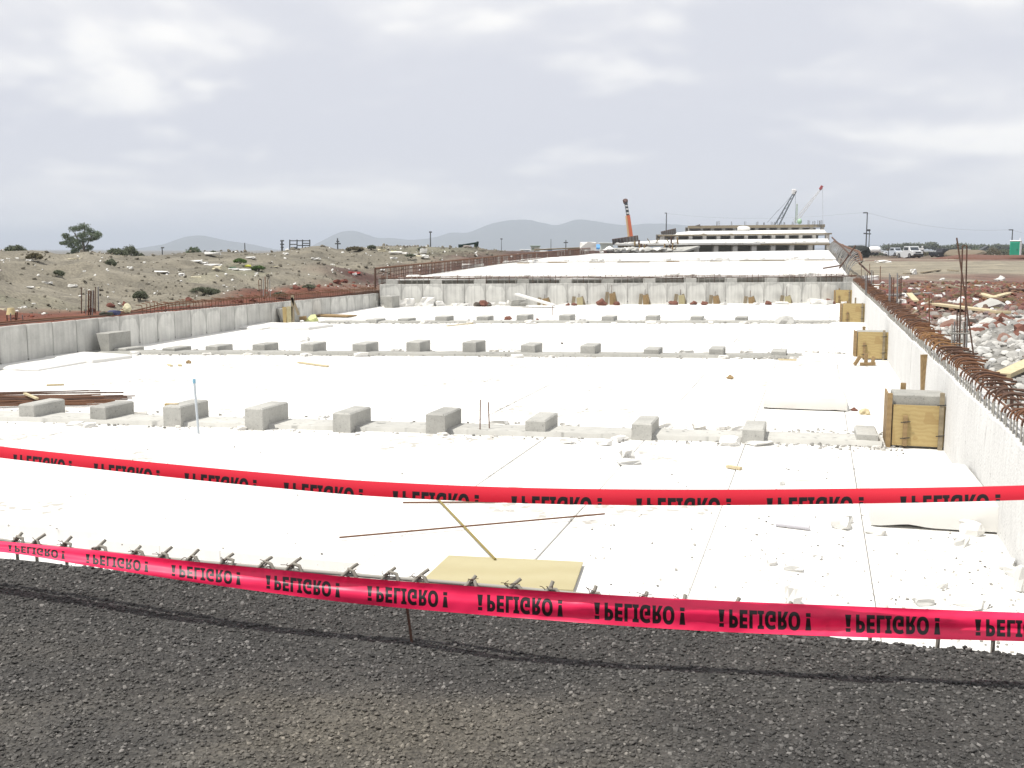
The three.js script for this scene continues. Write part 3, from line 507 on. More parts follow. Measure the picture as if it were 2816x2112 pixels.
{ // tall plank leaning behind the near box, little bits of form beyond
  const b = P(2548, 1100, 0.0); b.copy(P(2560, 1165, 0)).setY(0);
  const p = at(2544, 1090, 16.2), q = at(2541, 975, 16.2); solo('timber_plank', 'upright brown plank standing against the right wall behind the nearest formwork box', 'plank', boardBetween(p.clone().setY(0), q, 0.10, 0.04, V(0, 0, 1)), M.wood);
  const s = P(2362, 1006, 0), g = thing('timber_scrap', 'small knocked-over timber frame on the foam before the second formwork box', 'timber', s.clone());
  for (const [a, b2] of [[V(-0.1, 0.02, 0), V(0.02, 0.22, 0)], [V(0.3, 0.02, 0), V(0.34, 0.2, -0.05)], [V(0.02, 0.04, 0.02), V(0.36, 0.05, 0.02)], [V(0.16, 0.02, -0.02), V(0.16, 0.28, -0.02)]]) part(g, 'stick', boardBetween(s.clone().add(a), s.clone().add(b2), 0.07, 0.05, V(0, 0, 1)), M.wood);
  const u = P(2420, 905, 0.02); solo('timber_plank', 'short dark plank end lying at the foot of the right wall between formwork boxes', 'plank', boardBetween(u.clone().add(V(-0.25, 0.05, 0)), u.clone().add(V(0.15, 0.05, 0)), 0.16, 0.06), M.woodGrey);
  const v = at(2353, 843, 45); solo('timber_stake', 'thin stake upright against the far end of the right wall', 'stake', boardBetween(v.clone().setY(0), v.clone().setY(0.55), 0.09, 0.05, V(0, 0, 1)), M.woodGrey);
}

// ---------------------------------------------------------------- corbel blocks and timber on the left wall
function corbel(px, py, w, label, yawTurn = 0) {
  const c = P(px, py, 0), s = new THREE.Shape(); s.moveTo(-w * 0.62, 0); s.lineTo(0, 0); s.lineTo(0, 0.5); s.lineTo(-w, 0.5); s.closePath();
  const g = new THREE.ExtrudeGeometry(s, { depth: 0.85, bevelEnabled: true, bevelThickness: 0.012, bevelSize: 0.012, bevelSegments: 1 }); g.translate(0, 0, -0.85);
  return solo('concrete_corbel', label, 'corbel', tf(flat(g), c, YAW + yawTurn), M.concrete, 'concrete corbels cast against the left wall');
}
corbel(302, 973, 0.36, 'tapered concrete corbel on the left wall near the left edge of the photograph');
corbel(793, 889, 0.45, 'tapered concrete corbel on the left wall beside upright yellow boards');
corbel(1078, 847, 0.55, 'tapered concrete corbel in the corner of left wall and cross wall');
{
  const f = (px, py, d) => at(px, py, d), Y = -P(790, 890, 0).z;
  for (const [a, b, w, m, l] of [
    [[785, 892], [782, 844], 0.14, M.ply, 'wide yellow board standing upright beside the second corbel of the left wall'],
    [[796, 890], [797, 843], 0.2, M.plyPale, 'pale yellow board standing upright, right of the wide yellow one'],
    [[806, 886], [804, 812], 0.1, M.woodGrey, 'tall grey post standing above the left wall near the yellow boards'],
    [[822, 866], [802, 818], 0.09, M.woodGrey, 'grey prop leaning against the left wall near the yellow boards'],
  ]) { const p = f(...a, Y), q = f(...b, Y); if (p.y < 0.25) p.y = 0; solo('timber_board', l, 'board', boardBetween(p, q, w, 0.04, V(0, 0, 1)), m); }
  const b1 = P(797, 880, 0.06); solo('timber_board', 'short yellow box board lying at the foot of the second corbel', 'board', boardBetween(b1.clone().add(V(-0.2, 0.05, 0)), b1.clone().add(V(0.2, 0.03, 0.1)), 0.24, 0.14), M.plyPale);
  const b2 = P(823, 880, 0.06); solo('timber_board', 'short brown board end lying beside the short yellow box board', 'board', boardBetween(b2.clone().add(V(-0.2, 0.04, 0)), b2.clone().add(V(0.25, 0.08, -0.1)), 0.22, 0.12), M.wood);
  solo('timber_board', 'long tan board lying flat near the far part of the left wall', 'board', boardBetween(P(868, 866, 0.05), P(968, 869, 0.05), 0.7, 0.05), M.wood);
  solo('foam_scrap', 'pale yellow-green rounded lump on the foam by the second corbel', 'lump', tf(rock(0.22, 5, 0.8), P(856, 880, 0.05)), mat(rgb(0.55, 0.58, 0.28), 0.9));
}

// ---------------------------------------------------------------- foam slabs lying loose on the floor
function slab(px, py, w, h, L, label, yaw = 0, seed = 1, m = M.foamPlain, lift = -0.01) {
  const c = P(px, py, 0), nx = 14, nz = 22, g = new THREE.BoxGeometry(w, h, L, nx, 3, nz), p = g.attributes.position;
  for (let i = 0; i < p.count; i++) {
    let x = p.getX(i), y = p.getY(i), z = p.getZ(i); const ex = Math.abs(x) / (w / 2), ez = Math.abs(z) / (L / 2), e = Math.max(sstep(0.8, 1, ex), sstep(0.85, 1, ez));
    const r = Math.max(0, y / (h / 2)), k = 0.05 * (fbm(x * 3 + seed, y * 5, z * 3, 3) - 0.5);
    x *= 1 - 0.03 * r * e + k * e * 0.6; z *= 1 - 0.02 * r * e + k * e * 0.5; y += h / 2 + lift - 0.035 * e * r + (0.02 * (fbm(x * 2, z * 2, seed, 3) - 0.5)) + (y < -h * 0.4 ? 0.05 * sstep(0.86, 1, ez) * clamp(fbm(x * 4, 3, seed, 2) - 0.35) : 0);
    p.setXYZ(i, x, y, z);
  }
  g.computeVertexNormals(); g.translate(w / 2, 0, -L / 2);
  return solo('foam_slab', label, 'foam slab', tf(g, c, YAW + yaw), m);
}
slab(2396, 1450, 1.13, 0.27, 2.0, 'thick white foam slab resting on the floor against the right wall', 0.03, 3, M.foamPlain, 0.022);
slab(2098, 1124, 1.32, 0.22, 3.6, 'long white foam slab lying loose left of the nearest formwork box', 0.02, 9, M.foamDirty, 0.02);
slab(724, 903, 1.75, 0.13, 1.5, 'white foam slab raised above the others below the second corbel', -0.1, 12);
slab(-60, 1016, 1.5, 0.09, 2.6, 'thin foam sheet along the left wall at the left edge of the photograph', 0.06, 14);
slab(108, 992, 1.6, 0.12, 1.3, 'thin foam sheet tucked against the left wall before the first corbel', -0.1, 16);
slab(590, 903, 1.8, 0.1, 2.2, 'thin broken foam sheet near the left wall between first and second corbels', -0.05, 18);
slab(2190, 994, 1.5, 0.08, 1.6, 'thin foam sheet in front of the second formwork box', 0.0, 21);
slab(2278, 899, 1.5, 0.1, 1.4, 'thin foam sheet before the third formwork box', -0.05, 23);
const rearY = px => lerp(842, 831, (px - 1045) / 1293);
{ // chunks by the rear wall and elsewhere
  const rnd = mul32(17), C = [[1028, 838, 0.3, 0.28], [1072, 838, 0.75, 0.12], [1076, 832, 0.35, 0.5], [1098, 833, 0.5, 0.28], [1125, 831, 0.45, 0.35], [1150, 836, 0.3, 0.14], [1176, 830, 0.62, 0.4], [1207, 834, 0.4, 0.22], [1215, 839, 0.3, 0.1], [1262, 838, 0.6, 0.12], [1290, 836, 0.3, 0.12], [1352, 838, 0.25, 0.15], [1382, 838, 0.32, 0.16], [1404, 838, 0.34, 0.24], [1560, 838, 0.3, 0.08], [1700, 838, 0.35, 0.09], [1840, 838, 0.3, 0.09], [1990, 838, 0.35, 0.09], [2150, 836, 0.6, 0.1], [2245, 836, 0.7, 0.24], [2275, 837, 0.5, 0.2], [2322, 835, 0.3, 0.1], [2080, 838, 0.3, 0.1]];
  C.forEach(([px, py, w, h], i) => solo('foam_offcut', `white foam offcut at the foot of the cross wall, ${i > 13 ? ordinal[i - 14] + ' right of the leaning sheet' : ordinal[i] + ' from the left'}`, 'foam offcut', tf(chunk(w, h, w * (0.5 + rnd() * 0.5), i * 3, 0.18), P(px, Math.max(py, rearY(px) + 1.2), 0), YAW + rnd() * 1.2), M.foamPlain, 'foam offcuts below the cross wall'));
  const p = P(1425, 843, 0.05); solo('foam_sheet', 'long thin white foam sheet leaning low against the cross wall', 'foam sheet', boardBetween(p.clone().add(V(-0.1, 0.55, -0.3)), p.clone().add(V(1.6, 0.06, 0.1)), 0.7, 0.07), M.foamPlain);
  const S = [[2315, 1452, 0.16, 0.1], [2322, 1440, 0.14, 0.08], [2178, 1668, 0.1, 0.16], [2122, 1554, 0.07, 0.05], [2182, 1569, 0.14, 0.05], [2248, 1538, 0.06, 0.04], [2407, 1470, 0.18, 0.06], [2640, 1500, 0.12, 0.07], [2665, 1470, 0.2, 0.12], [2770, 1560, 0.2, 0.05], [2800, 1585, 0.18, 0.06], [2590, 1617, 0.07, 0.05], [2670, 1665, 0.2, 0.06], [2540, 1660, 0.14, 0.05], [2805, 1625, 0.08, 0.2], [1722, 1265, 0.16, 0.12], [1728, 1275, 0.24, 0.05], [2150, 1335, 0.06, 0.05], [2005, 1220, 0.4, 0.09], [2090, 1222, 0.35, 0.05], [1660, 1222, 0.2, 0.06], [1560, 1217, 0.25, 0.05], [835, 938, 0.35, 0.3], [2160, 890, 0.55, 0.4]];
  S.forEach(([px, py, w, h], i) => solo('rubble_piece', 'pale lump on the foam ' + ['left of the thick slab, nearer of a touching pair', 'left of the thick slab, farther of a touching pair', 'standing tall just behind the lower tape', 'round and small, left of a split flat lump', 'flat and split, below the grey pipe', 'tiny, right of the split flat lump', 'at the near left corner of the thick slab', 'small, before the right end of the thick slab', 'large, against the right end of the thick slab', 'thin, at the foot of the right wall', 'thin, nearest the right edge at the wall foot', 'small, midway between thick slab and lower tape', 'long, just behind the lower tape near the wall', 'low, behind the lower tape left of the long one', 'upright, by the right edge just behind the tape', 'upright, alone above the upper tape', 'flat, under the upright one above the upper tape', 'small, alone above the upper tape at right', 'large, before the nearest strip left of the last block', 'thin, before the nearest strip near its last block', 'small, before the nearest strip mid-right', 'thin, before the nearest strip right of the seventh block', 'perched behind the fifth block of the middle row', 'rough and grey, on the farthest strip near its right end'][i], 'rubble', tf(i === 22 || i === 23 ? rock(w * 0.6, i, 0.7) : chunk(w, h, w * (0.4 + 0.5 * rnd()), i + 70, 0.28), P(px, py, 0), rnd() * 3), i % 3 === 1 ? M.paleStone : i === 23 ? M.greyStone : M.foamPlain, 'loose lumps on the foam floor'));
}
{ // formwork remains along the foot of the cross wall and red stones
  const rnd = mul32(23), F = [[1498, 0.55, 0.36], [1592, 0.55, 0.4], [1682, 0.5, 0.6], [1774, 0.45, 0.5], [1872, 0.5, 0.48], [1967, 0.45, 0.42], [2064, 0.5, 0.35], [2164, 0.5, 0.38]];
  F.forEach(([px, w, h], i) => {
    const c = P(px, rearY(px) + 1.6, 0), g = thing('formwork_remnant', `${ordinal[i]} small timber form from the left at the foot of the cross wall`, 'formwork', c.clone(), 'small timber forms below the cross wall');
    part(g, 'panel', boardBetween(c.clone().add(V(-w / 2, 0, -0.1)), c.clone().add(V(-w / 2 + 0.05, h, -0.1)), 0.16, 0.06, V(0, 0, 1)), M.woodGrey);
    part(g, 'panel', boardBetween(c.clone().add(V(0.05, 0, 0)), c.clone().add(V(0.02, h * 0.9, 0)), 0.28, 0.05, V(0, 0, 1)), i % 3 === 1 ? M.plyPale : M.wood);
    part(g, 'brace', boardBetween(c.clone().add(V(w / 2, 0, -0.1)), c.clone().add(V(w / 2 - 0.14, h, -0.1)), 0.12, 0.06, V(0, 0, 1)), M.woodGrey);
    part(g, 'bar', bar(c.clone().add(V(0, 0, -0.14)), c.clone().add(V(0.01, h + 0.35 * rnd() + 0.1, -0.14)), 0.014, 5), M.rustDark);
  });
  const g = P(1424, 842, 0); solo('concrete_lump', 'olive-grey concrete lump at the cross wall beneath the leaning foam sheet', 'lump', tf(chunk(0.75, 0.28, 0.5, 44, 0.12), g, 0.2), M.concrete);
  [[1313, 840, 0.24, M.darkStone], [1332, 842, 0.3, M.redStone], [1345, 828, 0.22, M.darkStone], [1560, 839, 0.14, M.redStone], [1578, 838, 0.16, M.redStone], [1655, 839, 0.3, M.redStone], [1697, 839, 0.2, M.redStone], [1851, 838, 0.24, M.redStone], [1908, 838, 0.2, M.redStone], [1937, 839, 0.2, M.redStone], [2112, 838, 0.22, M.redStone], [2280, 836, 0.3, M.redStone], [1396, 880, 0.18, M.redStone], [1477, 880, 0.07, M.redStone], [2349, 1130, 0.07, M.redStone], [2007, 1042, 0.09, M.wood], [1441, 962, 0.05, M.darkStone], [1546, 946, 0.05, M.darkStone], [519, 1000, 0.08, M.wood], [495, 1008, 0.07, M.woodPale], [2378, 1140, 0.1, M.woodPale]].forEach(([px, py, r, m], i) =>
    solo('loose_stone', i < 12 ? `${ordinal[i]} stone from the left before the cross wall` : `small ${m === M.redStone ? 'reddish' : m === M.darkStone ? 'dark' : 'brownish'} lump alone on the white foam, ${['behind the farthest row', 'between farthest-row blocks', 'left of the nearest formwork box', 'beside the long foam slab', 'behind the middle row', 'right of the middle row blocks', 'near the left corbel', 'left of the standing pipe', 'below the long slab'][i - 12]}`, 'stone', tf(flat(rock(r * 0.72, i + 3, 0.75, 1, 0.7)), P(px, i < 12 ? Math.max(py, rearY(px) + 3) : py, 0).add(V(0, r * 0.28, 0)), i), m, 'stones lying on the foam'));
}

// ---------------------------------------------------------------- rods, sheet, pipes near the camera
solo('plywood_sheet', 'stained pale plywood sheet lying flat behind the lower tape', 'plywood', (() => { const a = P(1234, 1538), b = P(1603, 1556), c = P(1576, 1634), d = P(1150, 1618); for (const p of [a, b, c, d]) p.y = 0.035; return slabGeo(d, c, b, a, 0.018); })(), M.plyPale);
solo('steel_rod', 'long thin rusty rod lying across the yellow stick behind the upper tape', 'rod', bar(P(933, 1478, 0.035), P(1663, 1413, 0.05), 0.009), M.rust);
solo('steel_rod', 'thin rusty rod mostly hidden behind the upper tape', 'rod', bar(P(1108, 1382, 0.02), P(1380, 1380, 0.02), 0.009), M.rust);
solo('yellow_stick', 'yellowish bamboo-like stick running from the plywood sheet to the upper tape', 'stick', bar(P(1362, 1538, 0.045), P(1196, 1364, 0.03), 0.011), mat(rgb(0.22, 0.17, 0.045), 0.7));
{
  const b = P(546, 1193, 0), t = at(534, 1048, -b.z), g = thing('standing_pipe', 'pale blue plastic pipe standing upright before the nearest row of blocks', 'pipe', b.clone());
  part(g, 'pipe', bar(b, t, 0.017, 10), mat(rgb(0.46, 0.50, 0.53), 0.4));
  part(g, 'coupling', bar(t.clone().add(V(0, -0.03, 0)), t.clone().add(V(0, 0.03, 0)), 0.022, 10), mat(rgb(0.2, 0.4, 0.52), 0.4));
}
for (const [x0, y0, x1, y1, l] of [[1320, 1190, 1321, 1099, 'left of two thin rusty rods standing in the nearest footing strip'], [1346, 1186, 1343, 1106, 'right of two thin rusty rods standing in the nearest footing strip'], [1520, 868, 1520, 842, 'thin lone rod standing on the foam behind the farthest row']]) { const b = P(x0, y0, 0.02); solo('upright_rod', l, 'rod', bar(b, at(x1, y1, -b.z), y0 < 900 ? 0.014 : 0.009), M.rust); }
solo('plastic_pipe', 'short grey plastic pipe lying on the foam left of the thick slab', 'pipe', bar(P(2135, 1440, 0.028), P(2226, 1451, 0.028), 0.028, 12), mat(rgb(0.50, 0.49, 0.52), 0.4));
{ // bundle of reinforcing bars at the left
  const rnd = mul32(61), g = thing('rebar_bundle', 'bundle of rusty reinforcing bars lying on the foam at the left edge', 'rebar bundle', P(120, 1105, 0));
  for (let k = 0; k < 44; k++) { const v = rnd(), a = P(-180, lerp(1082, 1122, v), 0.03 + rnd() * 0.09), b = P(lerp(250, 380, rnd()) - 90 * Math.abs(v - 0.4), lerp(1074, 1112, clamp(v + (rnd() - 0.5) * 0.4)), 0.03 + rnd() * 0.07); part(g, 'bar', bar(a, b, 0.0105, 5), rnd() < 0.4 ? M.rustDark : M.rust); }
  solo('timber_batten', 'short pale stick lying across the rebar bundle', 'batten', boardBetween(P(68, 1082, 0.16), P(102, 1096, 0.16), 0.05, 0.03), M.woodPale);
}
[[[128, 1059], [176, 1057], 'short pale stick lying beyond the rebar bundle'], [[820, 996], [902, 1007], 'pale stick lying between middle and nearest rows'], [[463, 1002], [472, 1006], 'tiny brown stick end beyond the standing pipe'], [[1228, 896], [1300, 889], 'thin tan strip lying before the farthest footing strip'], [[455, 1112], [490, 1113], 'short yellow wood piece lying on a block of the nearest row'], [[2000, 1282], [2038, 1288], 'little pale stick lying above the upper tape towards the right'], [[2140, 988], [2190, 990], 'short pale lath by the right end of the middle row']].forEach(([a, b, l], i) => { const y = i === 4 ? 0.3 : 0.025; solo('wooden_stick', l, 'stick', boardBetween(P(...a, y), P(...b, y), 0.06, 0.03), i === 4 ? M.ply : M.woodPale); });
// fine grit on the foam
{
  const rnd = mul32(404), N = 1700, geo = flat(new THREE.IcosahedronGeometry(1, 0)), im = new THREE.InstancedMesh(geo, mat(rgb(1, 1, 1), 0.95), N), m = new THREE.Matrix4(), q = new THREE.Quaternion();
  for (let i = 0; i < N; i++) { let px, py; do { px = rnd() * 2900 - 40; py = lerp(1000, 1800, Math.pow(rnd(), 0.8)); } while (rnd() > 0.08 + 0.92 * sstep(1500, 2500, px) * sstep(1180, 1300, py) && rnd() > 0.25 * sstep(0.5, 0.7, fbm(px * 0.01, py * 0.02, 3, 2))); const p = P(px, py, 0), rf = rightFoot(-p.z).x; if (p.x > rf - 0.05) p.x = rf - 0.1 - rnd() * 2; const r = 0.0025 + 0.011 * Math.pow(rnd(), 3); m.compose(p.setY(r * 0.4), q.setFromEuler(new THREE.Euler(rnd() * 3, rnd() * 3, 0)), V(r * 1.3, r * 0.7, r)); im.setMatrixAt(i, m); const k = 0.12 + 0.5 * rnd(); im.setColorAt(i, rgb(k, k * 0.96, k * 0.88)); }
  im.name = numbered('grit'); im.userData = { kind: 'stuff' }; shade(im); scene.add(im);
}

// ---------------------------------------------------------------- starter bars of the near cross wall at the asphalt edge
{
  const bp = (px, py) => P(px, py, 1.06), line = [[-60, 1478], [0, 1484], [90, 1497], [452, 1536], [972, 1581], [1400, 1616], [1900, 1664], [2450, 1712], [2900, 1752]].map(a => bp(...a));
  const o = V(0, 0, -1), w = thing('near_cross_wall', 'concrete wall head with hooked starter bars along the asphalt edge behind the lower tape', 'wall', line[4].clone().setY(0.2)), rnd = mul32(3);
  const a = line[0], b = line[8], dir = b.clone().sub(a).normalize(), yaw = -Math.atan2(dir.z, dir.x);
  part(w, 'wall_body', tf(new THREE.BoxGeometry(a.distanceTo(b), 0.55, 0.26), a.clone().add(b).multiplyScalar(0.5).setY(0.44), yaw), M.concrete);
  const pts = line.map(p => p.clone()); part(w, 'longitudinal_bar', tube(pts, 0.0095, 60, 7), M.steelCement);
  const hookM = mat(rgb(0.215, 0.2, 0.17), 0.85), hx = [9, 63, 145, 240, 344, 420, 502, 601, 710, 787, 945, 1058, 1149, 1289, 1406, 1513, 1639, 1784, 1890, 2040, 2190, 2320, 2440, 2640, 2790];
  hx.forEach((px) => {
    let k = 0; const tt = (x) => { for (let i = 1; i < line.length; i++) { const A = CX + line[i - 1].x / -line[i - 1].z * FOCAL, B = CX + line[i].x / -line[i].z * FOCAL; if (x <= B) return line[i - 1].clone().lerp(line[i], (x - A) / (B - A)); } return line[8].clone(); };
    const p = tt(px), j = () => (rnd() - 0.5) * 0.03, r = 0.0086, low = px > 1250 ? 0.012 : 0;
    const hook = merge([
      tube([p.clone().add(V(j() * 0.5, -0.62, -0.012)), p.clone().add(V(j() * 0.6, -0.05, -0.012)), p.clone().add(V(j(), 0.012 - low, -0.004)), p.clone().add(V(0.018 + j() * 0.5, 0.034 - low, 0.012)), p.clone().add(V(0.04 + j(), 0.024 - low, 0.03)), p.clone().add(V(0.05 + j(), -0.012, 0.035))], r, 18, 6),
      tube([p.clone().add(V(-0.045 + j(), -0.022, 0.02)), p.clone().add(V(-0.02, 0.004 - low, 0.014)), p.clone().add(V(0.012, 0.03 - low, 0.004)), p.clone().add(V(0.036 + j(), 0.052 - low + j() * 0.5, -0.012))], r, 10, 6)]);
    const h = part(w, 'hooked_bar', hook, hookM);
    const wire = []; for (let q = 0; q < 4; q++) { const s = p.clone().add(V(j(), 0.005, j() * 0.5)); wire.push(tube([s, s.clone().add(V(j() * 1.5, 0.02, 0.014)), s.clone().add(V(j() * 2.6, 0.022 + j() * 1.3, 0.02))], 0.0018, 6, 4)); }
    sub(w, h, 'tie_wire', merge(wire), M.rustDark);
  });
}
{ // marker pin in the asphalt
  const b = P(1135, 1768, 1.0), t = at(1111, 1610, -b.z - 0.02); solo('marker_pin', 'short rusty pin stuck in the asphalt below the lower tape', 'pin', bar(b.clone().setY(0.97), t, 0.006, 7), M.rustDark);
}

// ---------------------------------------------------------------- warning tapes
{
  const shadowY = [[-1600, 1412], [0, 1631], [500, 1705], [1000, 1758], [1400, 1808], [1900, 1838], [2300, 1853], [2816, 1877], [4800, 1962]];
  function tapeTex(red, half) {
    const c = document.createElement('canvas'); c.width = 1024; c.height = 256; const x = c.getContext('2d');
    x.fillStyle = red; x.fillRect(0, 0, 1024, 256);
    x.save(); x.translate(0, 256); x.scale(1, -1);                                   // the tape hangs upside down and is seen from behind
    x.fillStyle = '#14060c'; x.font = 'bold 200px sans-serif'; x.textAlign = 'left'; x.textBaseline = 'alphabetic';
    const put = (s, x0, w) => { x.save(); const m = x.measureText(s).width; x.translate(x0, 184); x.scale(w / m, 1); x.fillText(s, 0, 0); x.lineWidth = 9; x.strokeStyle = '#14060c'; x.strokeText(s, 0, 0); x.restore(); };
    put('PELIGRO', 88, 590);
    for (const [cx, up] of [[36, 1], [738, 0]]) { x.beginPath(); if (up) { x.moveTo(cx - 24, 184); x.lineTo(cx + 24, 184); x.lineTo(cx + 14, 82); x.lineTo(cx - 14, 82); } else { x.moveTo(cx - 24, 40); x.lineTo(cx + 24, 40); x.lineTo(cx + 14, 142); x.lineTo(cx - 14, 142); } x.fill(); x.beginPath(); if (up) x.rect(cx - 19, 40, 38, 32); else x.rect(cx - 19, 152, 38, 32); x.fill(); }
    x.restore();
    const t = new THREE.CanvasTexture(c); t.colorSpace = THREE.SRGBColorSpace; t.wrapS = THREE.RepeatWrapping; return t;
  }
  function tape(label, tops, bots, starts, depthOff, color, folded) {
    const n = 400, rowsN = 6, pos = [], uv = [], idx = [], x0 = -1500, x1 = 4700;
    const U = px => { const s = starts; let i = 0; while (i < s.length - 2 && px > s[i + 1]) i++; return i + (px - s[i]) / (s[i + 1] - s[i]); };
    for (let i = 0; i <= n; i++) {
      const px = lerp(x0, x1, i / n), yt = interpS(tops, px), yb = interpS(bots, px), g = P(px, interpS(shadowY, px), 1), d = -g.z - depthOff(px);
      const T = at(px, yt, d), B = at(px, yb, d), vis = T.distanceTo(B), full = folded ? 0.0575 : 0.1135, tilt = Math.max(0.012, Math.sqrt(Math.max(0, full * full - vis * vis)) * 0.7);
      for (let k = 0; k <= rowsN; k++) { const f = k / rowsN, p = at(px, lerp(yt, yb, f), d - (f - 0.5) * tilt - (folded ? 0.0035 * Math.sin(f * 3.1) : 0.008 * Math.sin(f * 9 + px * 0.002) + 0.022 * (fbm(px * 0.004, f * 5, 3, 3) - 0.5) + 0.006 * (fbm(px * 0.03, f * 3, 5, 2) - 0.5))); pos.push(p.x, p.y, p.z); uv.push(U(px), 1 - f * (folded ? 0.5 : 1)); }
    }
    const strip = (o, m) => { for (let i = 0; i < n; i++) for (let k = 0; k < m; k++) { const a = o + i * (m + 1) + k, b = a + m + 1; idx.push(a, a + 1, b, b, a + 1, b + 1); } };
    strip(0, rowsN);
    if (folded) { const base = pos.length / 3; for (let i = 0; i <= n; i++) for (let k = 0; k <= 2; k++) { const s = (i * (rowsN + 1) + rowsN) * 3, e = (i * (rowsN + 1)) * 3, f = k / 2; pos.push(lerp(pos[s], pos[e], f), lerp(pos[s + 1], pos[e + 1], f * 0.96), lerp(pos[s + 2], pos[e + 2], f) - 0.004 - 0.003 * Math.sin(f * 3)); uv.push(uv[(i * (rowsN + 1)) * 2], 0.5 - 0.5 * f); } strip(base, 2); }
    const g = new THREE.BufferGeometry(); g.setAttribute('position', new THREE.Float32BufferAttribute(pos, 3)); g.setAttribute('uv', new THREE.Float32BufferAttribute(uv, 2)); g.setIndex(idx); g.computeVertexNormals();
    const m = new THREE.MeshPhysicalMaterial({ color: rgb(1, 1, 1), map: tapeTex(color), roughness: 0.42, transmission: 0.09, thickness: 0, side: THREE.DoubleSide });
    return solo('warning_tape', label, 'tape', g, m, 'warning tapes across the view');
  }
  tape('lower pink-red plastic warning tape, its upside-down lettering fully visible',
    [[-1600, 1352], [0, 1488], [250, 1512], [500, 1541], [750, 1565], [1000, 1590], [1450, 1622], [1900, 1648], [2350, 1667], [2816, 1685], [4800, 1752]],
    [[-1600, 1392], [0, 1518], [250, 1557], [500, 1596], [750, 1631], [1000, 1662], [1450, 1701], [1900, 1733], [2350, 1752], [2816, 1764], [4800, 1826]],
    [-180, 20, 233, 468, 728, 1006, 1309, 1630, 1972, 2320, 2677, 3040], px => 0.09, '#ea1f55', false);
  tape('upper red plastic warning tape folded in half, cutting its lettering',
    [[-1600, 1030], [0, 1227], [250, 1254], [500, 1279], [750, 1302], [1000, 1322], [1400, 1340], [1816, 1346], [2300, 1344], [2816, 1334.5], [4800, 1262]],
    [[-1600, 1064], [0, 1259], [250, 1288], [500, 1316], [750, 1341], [1000, 1363], [1400, 1383], [1816, 1390], [2300, 1386], [2816, 1375], [4800, 1302]],
    [-170, 34, 255, 504, 777, 1076, 1402, 1745, 2104, 2471, 2850, 3200], px => 0.25 - 0.045 * sstep(600, 1100, px) * (1 - sstep(2000, 2700, px)), '#d41531', true);
}

// ---------------------------------------------------------------- bars standing along the right wall
function cluster(base, list, mats, label, name = 'rebar_cluster', cat = 'rebar') { const g = thing(name, label, cat, base.clone()); list.forEach(([a, b, r], i) => part(g, 'bar', bar(base.clone().add(a), base.clone().add(b), r, 6), mats[i % mats.length])); return g; }
{
  const c = P(2640, 982, 1.0), d = -c.z, S = (px, py, dz = 0) => at(px, py, d + dz).sub(c);
  const g = cluster(c, [
    [S(2617, 995), S(2618, 892), 0.012], [S(2624, 992, 0.25), S(2625, 884, 0.25), 0.012], [S(2632, 995), S(2632, 851), 0.010], [S(2640, 992, 0.25), S(2641, 880, 0.25), 0.013], [S(2649, 995), S(2650, 885), 0.012], [S(2657, 990, 0.25), S(2660, 868, 0.25), 0.012],
    [S(2636, 990), S(2647, 676), 0.0105], [S(2652, 990), S(2659, 676), 0.0105], [S(2647, 676), S(2659, 676), 0.0105], [S(2683, 1015, -0.3), S(2631, 654, -0.1), 0.0115],
  ], [M.steelCement, M.steel, M.rustDark, M.steelCement, M.steelCement, M.steel, M.rustDark, M.rustDark, M.rustDark, M.rustDark], 'tall cluster of standing reinforcing bars on the right wall, one loop reaching highest', 'rebar_column');
  for (const y of [917, 968]) part(g, 'tie', merge([bar(c.clone().add(S(2612, y)), c.clone().add(S(2668, y)), 0.014, 6), bar(c.clone().add(S(2612, y)), c.clone().add(S(2612, y - 6, 0.3)), 0.014, 6), bar(c.clone().add(S(2668, y)), c.clone().add(S(2666, y - 6, 0.3)), 0.014, 6), bar(c.clone().add(S(2612, y - 6, 0.3)), c.clone().add(S(2666, y - 6, 0.3)), 0.014, 6)]), M.steelCement);
  const rods = [[2369, 712, 768, 1, 'thin rod standing nearest the curved bars at the far end of the right wall'], [2380, 746, 811, 3, 'rust brown bar cluster standing beside the far right wall'], [2392, 725, 782, 1, 'thin rod just right of the rust brown bar cluster'], [2396, 742, 790, 3, 'dark bar cluster behind the rust brown one'], [2420, 732, 811, 1, 'thin lone rod midway along the right wall'], [2444, 751, 850, 4, 'left of two thick grey bar clusters midway along the right wall'], [2466, 749, 842, 4, 'right of two thick grey bar clusters midway along the right wall'], [2556, 810, 925, 1, 'lone brown rod standing left of the tallest bar cluster']];
  rods.forEach(([px, y0, y1, n, l], k) => { const b = P(px, y1, 1.0), D = -b.z, t = at(px, y0, D), list = []; for (let i = 0; i < n; i++) { const o = V((i % 2) * 0.085, 0, Math.floor(i / 2) * 0.09), j = V((h3(i, k, 2) - 0.5) * 0.05, -0.12 * h3(k, i, 4) * (n > 1), 0); list.push([o, t.clone().sub(b).add(o).add(j), 0.0125]); } cluster(b, list, n > 2 ? [M.steel, M.rustDark] : [M.rust], l, 'standing_bar'); });
}
